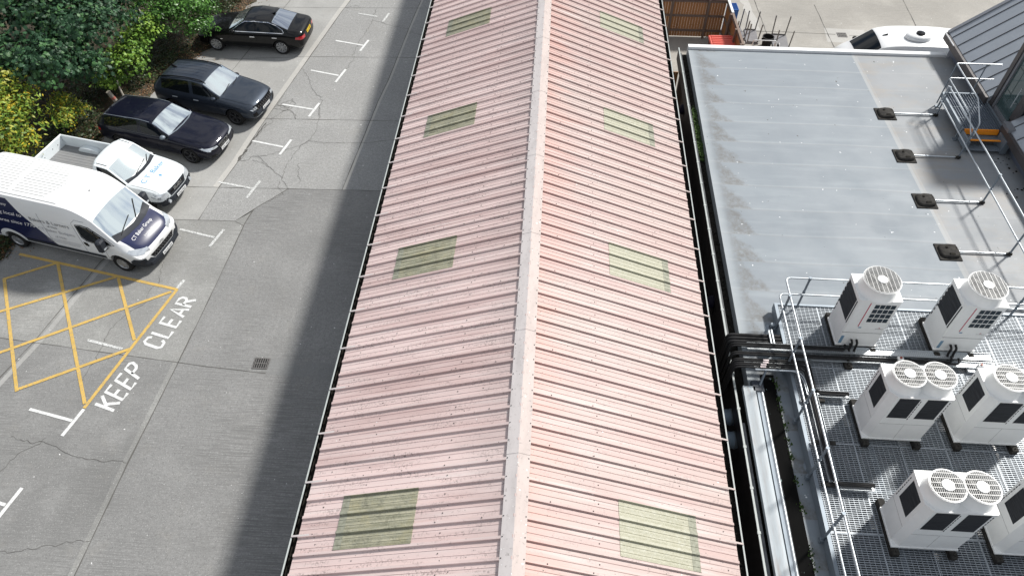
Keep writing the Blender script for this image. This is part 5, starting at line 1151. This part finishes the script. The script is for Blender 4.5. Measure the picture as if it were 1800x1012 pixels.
for s_, sd in ((-1, 'R'), (1, 'L')):
    decal(C, 'bumper', [[(2.42, .38), (1.98, .40), (1.98, .60), (2.42, .64)]], sd, M['blackplastic'], o_=.02); decal(C, 'headlight', [[(s_*.50, .66), (s_*.82, .68), (s_*.80, .90), (s_*.54, .84)]], 'F', M['lamp'], o_=.01)
    decal(C, 'headlight', [[(2.36, .68), (2.02, .80), (2.05, .90), (2.34, .86)]], sd, M['lamp'], o_=.01)
    b = MB(); b.cyl((2.44, s_*.62, .52), (2.50, s_*.62, .52), .06, n=14); b.build('fog_lamp', M['lamp'], t)
b = MB(); b.prism([(2.28, -.86), (2.42, -.72), (2.50, -.4), (2.52, 0), (2.50, .4), (2.42, .72), (2.28, .86)], .40, .56); b.build('front_bumper', M['blackplastic'], t); plateF(C, 2.535, .50, 'AO62 MXV', 'F')
lettering(C, 'C.T. Baker', 'T', M['txtblue'], (1.72, -.60), (0, 1), (-1, 0), 1.2, o_=.006)
decal(C, 'bonnet_emblem', [[(1.95, -.09), (2.02, -.04), (1.95, .01), (1.88, -.04)]], 'T', M['txtblue'], o_=.006); decal(C, 'bonnet_emblem', [[(1.98, .12), (2.02, .15), (1.98, .18), (1.95, .15)]], 'T', M['plate_w'], o_=.006)
for pts in ([(.05, .5), (.05, 1.05)], [(.95, .5), (.98, .8), (.92, 1.08)]): line(C, 'door_gap', pts, .010, 'R', M['ink'])
line(C, 'bonnet_gap', [(1.3, -.80), (2.28, -.74)], .010, 'T', M['txtgrey']); line(C, 'bonnet_gap', [(1.3, .80), (2.28, .74)], .010, 'T', M['txtgrey'])
line(C, 'scuttle', [(1.14, -.76), (1.25, -.38), (1.28, 0), (1.25, .38), (1.14, .76)], .12, 'T', M['blackplastic'], o_=.008)
handles(C, (.22,), .98, 'R', M['p_white2']); mirror(C, .98, -.88, 1.10, M['blackplastic'], .2); mirror(C, .95, .84, 1.06, M['plate_w'], .2); wiper(C, (1.20, -.30), (1.08, .40)); wiper(C, (1.20, .35), (1.02, .64))
def bed():
    x0, x1, w2, zf, zt = -2.76, -.17, .88, .80, 1.24
    b = MB(); b.box(x0+.06, x1-.05, -w2+.08, w2-.08, zf-.08, zf); b.build('load_floor', M['bedfloor'], t)
    for nm, (a0, a1, c0, c1) in {'bed_side': (x0+.06, x1, -w2, -w2+.075), 'bed_side ': (x0+.06, x1, w2-.075, w2), 'tailgate': (x0, x0+.055, -w2, w2), 'headboard': (x1-.05, x1, -w2+.08, w2-.08)}.items():
        b = MB(); b.bbox(a0, a1, c0, c1, zf-.0 if nm != 'tailgate' else .62, zt, b=.018)
        if nm.startswith('bed_side'):
            b.box(a0, -1.98, c0, c1, .55, zf-.001); b.box(-1.12, a1, c0, c1, .55, zf-.001)
        o = b.build(nm.strip(), M['p_white2'], t)
        if nm == 'tailgate':
            b = MB()
            for y, z in ((-.55, 1.05), (-.2, .98), (.25, 1.02), (.52, 1.0)): b.cyl((x0+.056, y, z), (x0+.06, y, z), .018, n=8)
            b.build('bolt_hole', M['black'], o)
    for s_ in (-1, 1):
        b = MB(); n = 14; vs = []
        for i in range(n+1):
            a = math.pi*i/n; xx = -1.55-.42*math.cos(a); z_ = zf+.20*math.sin(a)**.7
            vs += [(xx, s_*(w2-.08), z_), (xx, s_*(w2-.27), z_), (xx, s_*(w2-.27), zf)]
        b.add(vs, [(3*i, 3*i+3, 3*i+4, 3*i+1) for i in range(n)]+[(3*i+1, 3*i+4, 3*i+5, 3*i+2) for i in range(n)]); b.build('wheel_box', M['p_white2'], t)
    b = MB()
    for i in range(11): y = -.66+i*.132; b.box(x0+.08, x1-.07, y-.02, y+.02, zf+.001, zf+.008)
    b.build('floor_rib', M['bedfloor'], t)
    b = MB(); b.box(-2.6, .4, -.35, .35, .45, .6); b.build('chassis', M['black'], t)
bed()
# --- panel van
t = thing('panel_van', 'long high white and navy panel van with lettering, parked next to the yellow box', 'van', (-15.32, 16.60, 0), R(-12.2))
def SV(x, zr, zc, yr, w2=1.02, zb=.28, w5=1.01, z5=1.9, zsh=1.3): return (x, [(0, zb), (w2*.85, zb), (w2*.975, zb+.10), (w2, .85), (w2, zsh), (w5, z5), (yr, zr), (yr*.55, zr+(zc-zr)*.8), (0, zc)])
st = [SV(-3.03, 2.40, 2.44, .86, 1.0, .45), SV(-2.98, 2.46, 2.51, .87), SV(-2.8, 2.46, 2.52, .91), SV(-1., 2.46, 2.53, .91), SV(.45, 2.46, 2.54, .91), SV(.95, 2.42, 2.51, .90), SV(1.28, 2.26, 2.36, .89), SV(1.56, 2.03, 2.12, .88, z5=1.6), SV(2.16, 1.27, 1.35, .93, z5=1.18, zsh=1.05, w5=.98),
      SV(2.55, 1.12, 1.18, .72, z5=1.03, zsh=.95, w5=.88), SV(2.82, .96, 1.0, .60, .98, .24, .78, .87, .74), SV(2.96, .76, .79, .5, .84, .28, .66, .66, .55)]
C = carbody(t, st, M['p_white'], None, 7, None, (2.0175, -2.0175), (.40, .37), 1.02, cr=.9); carset(C, (2.0175, -2.0175), .345, .21, .90, .22, M['rim'], 8)
# livery as a wrap: part of the body material, in the van's own coordinates
k = Mt('white_and_navy_van_paint', (.80, .81, .81), .3, coat=.5); X_, Y_, Z_ = k.xyz()
def AND(*a):
    r_ = a[0]
    for q in a[1:]: r_ = k.math('MULTIPLY', r_, q)
    return r_
lim = k.math('SUBTRACT', .12, k.math('MULTIPLY', Z_, .62))            # slanted front edge of the navy area
navy = AND(k.math('LESS_THAN', X_, lim), k.math('GREATER_THAN', k.math('ABSOLUTE', Y_), .895), k.math('GREATER_THAN', Z_, .50), k.math('LESS_THAN', Z_, 2.34))
da = k.math('SQRT', k.math('ADD', k.math('POWER', k.math('ADD', X_, 2.0175), 2), k.math('POWER', k.math('SUBTRACT', Z_, .37), 2)))
navy = AND(navy, k.math('GREATER_THAN', da, .54))
bon = AND(k.math('GREATER_THAN', k.math('SUBTRACT', X_, k.math('MULTIPLY', k.math('ABSOLUTE', Y_), -.12)), 2.28), k.math('GREATER_THAN', Z_, .885), k.math('LESS_THAN', k.math('ABSOLUTE', Y_), .80), k.math('LESS_THAN', Z_, 1.35))
k.mix(k.math('MULTIPLY', k.rng(k.noise(1.5), .45, .75), .07), (.5, .5, .48)); k.mix(k.math('MAXIMUM', navy, bon), (.008, .013, .06)); C.body.data.materials[0] = k.m
for sd in ('R', 'L'):
    decal(C, 'side_window', [[(1.02, 1.83), (1.20, 1.86), (1.42, 1.80), (1.66, 1.58), (2.02, 1.22), (1.50, 1.16), (1.12, 1.22), (1.02, 1.34)]], sd, M['glass'], o_=.006); line(C, 'window_divider', [(1.55, 1.70), (1.58, 1.17)], .04, sd, M['trim'], o_=.010)
    line(C, 'window_seal', [(1.0, 1.86), (1.22, 1.89), (1.44, 1.82), (1.68, 1.60), (2.1, 1.2), (1.50, 1.13), (1.10, 1.19), (.99, 1.32), (1.0, 1.86)], .03, sd, M['ink'], o_=.005)
    decal(C, 'side_moulding', [[(-1.5, .50), (1.52, .48), (1.52, .62), (-1.5, .64)]], sd, M['blackplastic'], o_=.015, cell=.2)
    for pts in ([(.88, .4), (.88, 1.9), (1.05, 2.05), (1.35, 2.0)], [(1.62, .5), (1.66, .9), (1.9, 1.1)], [(-.35, .45), (-.35, 2.0)]): line(C, 'door_gap', pts, .012, sd, M['txtgrey'])
    decal(C, 'door_handle', [[(.95, 1.12), (1.07, 1.10), (1.12, 1.02), (1.09, .94), (.99, .95), (.95, 1.02)]], sd, M['trim'], o_=.01)
    decal(C, 'bumper', [[(2.92, .26), (2.42, .26), (2.45, .60), (2.62, .74), (2.90, .70)]], sd, M['blackplastic'], o_=.015, cell=.06)
    s_ = -1 if sd == 'R' else 1
    decal(C, 'headlight', [[(s_*.52, .80), (s_*.93, .90), (s_*.93, 1.02), (s_*.78, 1.00), (s_*.50, .90)]], 'F', M['lamp'], o_=.010, cell=.04); decal(C, 'headlight', [[(2.86, .80), (2.46, .98), (2.5, 1.03), (2.84, .92)]], sd, M['lamp'], o_=.012, cell=.04)
    b = MB(); X = Matrix.Translation((1.78, s_*1.0, 1.26)); b.bbox(-.12, .10, min(0, s_*.28), max(0, s_*.28), -.16, .24, b=.05, X=X); b.box(-.06, .06, min(-s_*.1, 0), max(-s_*.1, 0), -.12, .02, X=X); mo = b.build('door_mirror', M['blackplastic'], t)
    b = MB(); b.box(.10, .106, min(s_*.05, s_*.2), max(s_*.05, s_*.2), -.12, -.06, X=X); b.build('indicator', M['lamp'], mo)
decal(C, 'bumper', [[(-.86, .26), (.86, .26), (.92, .56), (.66, .60), (.5, .44), (-.5, .44), (-.66, .60), (-.92, .56)]], 'F', M['blackplastic'], o_=.02, cell=.06)
b = MB(); b.prism([(2.80, -.86), (2.98, -.72), (3.05, -.3), (3.06, 0), (3.05, .3), (2.98, .72), (2.80, .86)], .30, .44); b.build('front_bumper', M['blackplastic'], t)
decal(C, 'grille', [[(-.50, .47), (.50, .47), (.62, .66), (-.62, .66)]], 'F', M['trim'], o_=.012, cell=.05)
for i in range(9):
    y = -.48+.12*i; decal(C, 'grille_mesh', [[(y-.045, .53), (y, .495), (y+.045, .53), (y, .565)]], 'F', M['rimdark'], o_=.02); decal(C, 'grille_mesh', [[(y-.045+.06, .60), (y+.06, .57), (y+.045+.06, .60), (y+.06, .635)]], 'F', M['rimdark'], o_=.02)
for z in (.70, .73): line(C, 'chevron_badge', [(-.10, z), (0, z+.06), (.10, z)], .022, 'F', M['chrome'], o_=.02)
plateF(C, 3.07, .40, 'AU18 UEV', 'F')
line(C, 'scuttle', [(2.10, -.86), (2.22, -.45), (2.27, 0), (2.22, .45), (2.10, .86)], .17, 'T', M['blackplastic'], o_=.008)
wiper(C, (2.16, -.62), (2.02, .10)); wiper(C, (2.16, .20), (1.85, .66))
for i in range(13): y = -.66+i*.11; line(C, 'roof_rib', [(-2.85, y), (-1.35, y)], .022, 'T', M['txtgrey'] if 0 else plain('roof_rib_grime', (.34, .34, .33), .6), o_=.003); line(C, 'roof_rib', [(-1.2, y), (.30-.05*abs(i-6), y)], .022, 'T', M['bedfloor'] if i in (5, 9) else bpy.data.materials['roof_rib_grime'], o_=.003)
for y in (-.82, .82): line(C, 'roof_gutter', [(-2.9, y), (.5, y)], .018, 'T', M['bedfloor'], o_=.004)
lettering(C, 'Bakers & Larners', 'R', M['txtgrey'], (-.75, 1.62), (1, 0), (0, 1), 1.45); lettering(C, 'of Holt', 'R', M['txtgrey'], (-.2, 1.46), (1, 0), (0, 1), .38)
lettering(C, 'CT Baker Budgens', 'R', plain('pale_grey_lettering', (.42, .42, .44), .5), (-.62, 1.22), (1, 0), (0, 1), 1.36); lettering(C, 'of Holt', 'R', bpy.data.materials['pale_grey_lettering'], (-.12, 1.02), (1, 0), (0, 1), .42)
for i, z in enumerate((.93, .88, .83, .78)): line(C, 'small_print', [(-.52, z), (.80-.05*i, z)], .012, 'R', bpy.data.materials['pale_grey_lettering'])
lettering(C, 'supporting local to', 'R', M['txtwhite'], (-2.75, 1.62), (1, -.0), (0, 1), 1.72, shear=.35); lettering(C, 'our area since 1770', 'R', M['txtwhite'], (-2.45, 1.30), (1, 0), (0, 1), 1.75, shear=.35); lettering(C, 'company', 'R', M['txtwhite'], (-1.95, 2.02), (1, 0), (0, 1), .55, shear=.35)
lettering(C, 'CT Baker Group', 'T', M['txtwhite'], (2.56, -.58), (0, 1), (-1, 0), 1.0); lettering(C, 'Established 1770', 'T', M['txtwhite'], (2.68, -.25), (0, 1), (-1, 0), .42)
b = MB(); b.lathe([(.02, 0), (.015, .03), (.001, .035)], (1.1, 0, 2.44), n=8); b.build('roof_aerial', M['black'], t)
# --- white van beyond the flat roof
t = thing('panel_van', 'white van with domed roof vent standing beyond the flat roof', 'van', (14.5, 28.0, 0), R(180))
def SW(x, zr, zc, yr, w2=.98, z5=1.4, zsh=1.15, w5=.96): return (x, [(0, .3), (w2*.85, .3), (w2*.975, .42), (w2, .8), (w2, zsh), (w5, z5), (yr, zr), (yr*.55, zr+(zc-zr)*.8), (0, zc)])
st = [SW(-2.5, 1.88, 1.93, .78), SW(-2.4, 1.95, 2.0, .80), SW(-.5, 1.96, 2.02, .80), SW(.6, 1.95, 2.01, .79), SW(1.15, 1.82, 1.89, .76), SW(1.95, 1.16, 1.24, .78, z5=1.1, zsh=.95, w5=.92), SW(2.35, .98, 1.04, .66, .95, .92, .8, .82), SW(2.55, .72, .75, .5, .82, .64, .55, .64)]
C = carbody(t, st, M['p_white'], None, 4, None, (1.55, -1.5), (.39, .36), .98, cr=.9); carset(C, (1.55, -1.5), .34, .21, .86, .21, M['rim'], 8)
for o in t.children:
    if o.name.startswith('windscreen'): o.data.materials[0] = M['glass']
for sd in 'RL': decal(C, 'side_window', [[(.75, 1.70), (1.15, 1.68), (1.78, 1.20), (.75, 1.16)]], sd, M['glass'], o_=.006)
b = MB(); b.lathe([(.42, 0), (.40, .10), (.33, .16), (.12, .18), (.001, .18)], (-.25, -.05, 2.01), n=28, X=Matrix.Translation((0, .28, 0)) @ Matrix.Diagonal((1.25, .8, 1, 1)).to_4x4()); rv = b.build('roof_vent', M['p_white'], t, smooth=45)
b = MB(); b.lathe([(.17, 0), (.16, .05), (.001, .07)], (-.35, .24, 2.185), n=20); b.build('vent_fan', M['trim'], rv, smooth=45)
b = MB(); b.add([(1.0, .03, 1.93), (.82, .0, 2.02), (.80, -.03, 1.96), (1.0, -.03, 1.93), (.80, .03, 1.96)], [(0, 1, 4), (3, 1, 2), (0, 1, 3), (4, 1, 2)]); b.build('roof_aerial', M['trim'], t)
mirror(C, 1.6, -1.0, 1.15, M['black'], .26); mirror(C, 1.6, 1.0, 1.15, M['black'], .26)
# ------------------------------------------------------------------ trees and bushes
def leafshape(kind):
    if kind == 'syc': return [(0, -.5), (.2, -.42), (.5, -.1), (.24, -.02), (.42, .36), (.13, .22), (0, .55), (-.13, .22), (-.42, .36), (-.24, -.02), (-.5, -.1), (-.2, -.42)]
    if kind in ('ivy', 'lime'): return [(0, -.5), (.34, -.3), (.36, .1), (0, .52), (-.36, .1), (-.34, -.3)]
    if kind == 'dead': return [(0, -.5), (.3, -.1), (.1, .5), (-.25, .2)]
    return [(0, -.5), (.19, -.22), (.2, .14), (0, .55), (-.2, .14), (-.19, -.22)]
def leaves(b, kind, c, n, nmat, size, normal_bias=None, clump=None):
    """n leaves placed through an ellipsoid shell broken into sprays"""
    shp = leafshape(kind); cx, cy, cz, rx, ry, rz = c; m = max(1, n//14)
    for _ in range(m):
        # spray centre
        while True:
            d = Vector((random.gauss(0, 1), random.gauss(0, 1), random.gauss(0, 1)))
            if d.length > .1: d.normalize(); break
        if d.z < -.45: d.z = -d.z
        lump = 1+.22*math.sin(d.x*5+cx*3)*math.cos(d.y*6+cy*2)+.12*math.sin(d.z*9+cx)
        rr = lump*(random.random()**.35)
        sc = Vector((cx+d.x*rx*rr, cy+d.y*ry*rr, max(.1, cz+d.z*rz*rr))); od = (d+Vector((0, 0, .5))).normalized()
        mi = random.choices(range(nmat), weights=[5, 3, 2, 1][:nmat] if kind != 'yel' else [4, 4, 1.1, 4])[0]
        for _ in range(14):
            p = sc+Vector((random.gauss(0, 1), random.gauss(0, 1), random.gauss(0, .6)))*size*1.15
            nn = (od+Vector((random.gauss(0, .45), random.gauss(0, .45), random.gauss(0, .3)))).normalized()
            u = nn.orthogonal().normalized(); a = random.uniform(0, 6.28); u = (Matrix.Rotation(a, 3, nn) @ u); v = nn.cross(u); s_ = size*random.uniform(.6, 1.25)
            pts = [p+u*(x*s_)+v*(y*s_)-nn*(abs(x)*s_*.35+max(0, y)*s_*.25) for x, y in shp]
            b.add(pts, [tuple(range(len(shp)))], mi if random.random() < .8 else random.randrange(nmat))
def tree(name, label, cat, base, h, lobes, kind, n, size, trunk=.1, group=None):
    t = thing(name, label, cat, (*base, bankz(2)), group=group); o_ = Vector((*base, bankz(2)))
    b = MB(); top = Vector((lobes[0][0], lobes[0][1], lobes[0][2]))-o_
    b.tube([(0, 0, -.1), (.05, .03, h*.3), (top.x*.3, top.y*.3, h*.6), (top.x*.7, top.y*.7, top.z*.9)], [trunk, trunk*.85, trunk*.6, trunk*.3], 9)
    for l in lobes[1:]:
        q = Vector(l[:3])-o_; b.tube([(top.x*.2, top.y*.2, h*.45), tuple((Vector((top.x*.2, top.y*.2, h*.45))+q)*.5+Vector((0, 0, .2))), tuple(q)], [trunk*.5, trunk*.3, trunk*.12], 6)
    b.build('trunk', M['bark'], t, smooth=60)
    b = MB(); vol = sum(l[3]*l[4] for l in lobes)
    for l in lobes: leaves(b, kind, (l[0]-o_.x, l[1]-o_.y, l[2]-o_.z, l[3], l[4], l[5]), int(n*l[3]*l[4]/vol), len(LEAF[kind]), size)
    b.build('crown', LEAF[kind], t, fixn=False)
tree('sycamore_tree', 'large dark green sycamore with broad lobed leaves overhanging the bank at top left', 'tree', (-20.6, 26.2), 4.2,
     [(-19.6, 24.9, 3.4, 1.7, 1.7, 1.3), (-18.0, 24.6, 3.1, 1.3, 1.3, 1.0), (-18.6, 22.9, 2.7, 1.3, 1.2, .9), (-17.6, 23.5, 2.2, .75, .9, .7), (-20.2, 22.9, 2.6, 1.2, 1.2, .9), (-17.7, 26.4, 3.0, 1.1, 1.4, 1.0), (-21.5, 26.4, 3.6, 1.6, 1.7, 1.2), (-19.3, 27.5, 3.5, 1.6, 1.5, 1.2), (-21.2, 28.9, 3.4, 1.8, 1.6, 1.3)], 'syc', 17000, .17, .17)
tree('hazel_bush', 'light green bush with yellowish leaves between the dark sycamore and the blue grey car', 'bush', (-17.6, 25.6), 1.5,
     [(-17.0, 25.2, 1.3, .75, .9, .8), (-17.1, 26.3, 1.5, .7, .8, .7), (-17.9, 24.7, .9, .7, .6, .5), (-16.9, 27.0, 1.7, .7, .6, .7)], 'lime', 4200, .12, .06)
tree('laurel_bush', 'glossy bright green laurel leaning over the bonnet of the black saloon', 'bush', (-17.2, 28.9), 2.0,
     [(-16.2, 27.9, 1.7, .95, .9, .95), (-16.1, 28.9, 2.2, 1.1, 1.0, .9), (-17.3, 28.6, 2.1, 1.1, 1.1, 1.0), (-15.3, 28.6, 1.95, .8, .75, .6), (-15.5, 29.6, 2.1, .8, .8, .6), (-15.15, 27.9, 1.35, .6, .5, .55), (-14.95, 28.15, 1.35, .6, .45, .42), (-14.8, 28.7, 1.8, .5, .5, .35), (-16.6, 30.3, 2.3, 1.2, 1.2, .9), (-15.3, 30.6, 2.0, .7, .9, .6)], 'laurel', 12000, .13, .09)
tree('yellowing_bush', 'yellow green bush with turning leaves behind the tail of the white and navy van', 'bush', (-20.2, 20.9), 2.0,
     [(-19.1, 20.6, 1.9, 1.05, 1.0, 1.0), (-19.9, 19.6, 1.7, 1.2, 1.0, .9), (-20.0, 21.8, 2.1, 1.1, 1.0, .9), (-18.7, 19.7, 1.3, .6, .7, .6), (-21.0, 18.3, 1.8, 1.3, 1.1, 1.0), (-20.8, 23.0, 2.0, .9, .8, .7)], 'yel', 9500, .15, .07)
tree('small_lime_bush', 'small yellow green sapling at the foot of the dark sycamore, above the pickup bed', 'bush', (-18.6, 21.8), .9,
     [(-18.4, 21.9, 1.0, .5, .55, .45), (-18.7, 22.6, 1.2, .5, .45, .4), (-18.1, 22.6, .8, .35, .4, .3)], 'yel', 1500, .11, .03)
tree('far_laurel', 'dark shrub behind the top of the black saloon at the top edge of the photo', 'bush', (-16.2, 33.2), 1.4, [(-15.9, 33.0, 1.2, 1.0, 1.2, .9), (-16.8, 34.4, 1.8, 1.6, 1.4, 1.2), (-15.6, 35.5, 1.2, .9, 1.2, .9)], 'ivy', 4500, .12, .06)
# ground cover and litter
b = MB()
for i in range(32000):
    y = random.uniform(13.5, 36); d = abs(random.gauss(0, 2.6)); e = vgx(y); x = e-d+.05
    if math.sin(x*1.7+y*.9)+math.sin(y*1.3-x)*.8+random.gauss(0, .5) < -.7+(1.3 if d < .5 else 0): continue
    s_ = random.uniform(.05, .11); nn = Vector((random.gauss(0, .4), random.gauss(0, .4), 1)).normalized(); u = nn.orthogonal().normalized(); u = Matrix.Rotation(random.uniform(0, 6.3), 3, nn) @ u; v = nn.cross(u); z = bankz(d)+random.uniform(.02, .22)*min(1, d*2)
    b.add([Vector((x, y, z))+u*px*s_+v*py*s_ for px, py in leafshape('ivy')], [tuple(range(6))], random.randrange(3))
o = b.build('ivy_ground_cover', LEAF['ivy'], fixn=False); tag(o, 'dark ivy growing low over the bank', 'ivy', kind='stuff')
b = MB()
for i in range(9000):
    y = random.uniform(13.5, 36); d = abs(random.gauss(.25, .55)) if random.random() < .75 else random.uniform(0, 4); e = vgx(y)
    x = e-d+.12*random.random()
    if random.random() < .03: x = e+abs(random.gauss(0, .5)); d = 0
    s_ = random.uniform(.03, .085); nn = Vector((random.gauss(0, .35), random.gauss(0, .35), 1)).normalized(); u = nn.orthogonal().normalized(); u = Matrix.Rotation(random.uniform(0, 6.3), 3, nn) @ u; v = nn.cross(u); z = (bankz(d) if x < e else 0)+random.uniform(.01, .05)
    b.add([Vector((x, y, z))+u*px*s_+v*py*s_ for px, py in leafshape('dead')], [(0, 1, 2, 3)], random.choices(range(4), weights=[3, 3, 2, 4])[0])
o = b.build('leaf_litter', LEAF['dead'], fixn=False); tag(o, 'brown fallen leaves along the edge of the bank', 'leaf litter', kind='stuff')
t = thing('fence_post', 'pale leaning concrete post with a red band behind the dark estate car', 'post', (-17.3, 23.85, bankz(.5)))
b = MB(); b.tube([(0, 0, -.1), (-.22, -.05, .75)], .085, 12); b.build('shaft', M['deadwood'], t, smooth=50); b = MB(); b.tube([(-.12, -.028, .40), (-.155, -.037, .50)], .088, 12); b.build('band', plain('faded_red_band', (.42, .14, .11), .7), t, smooth=50)
b = MB(); b.tube([(-17.0, 23.8, .12), (-17.1, 24.0, .5), (-17.25, 24.2, .8), (-17.3, 24.35, 1.15), (-17.38, 24.4, 1.4)], [.05, .045, .035, .025, .015], 8)
tag(b.build('dead_branch', M['deadwood'], smooth=60), 'bare grey curved branch standing beside the leaning post', 'branch')
b = MB(); b.tube([(-17.9, 28.6, 1.6), (-17.2, 27.6, 2.3), (-16.75, 26.9, 2.55), (-16.6, 26.3, 2.6)], [.03, .025, .018, .01], 6); tag(b.build('bare_branch', M['deadwood'], smooth=60), 'thin bare branch crossing in front of the bright laurel', 'branch')
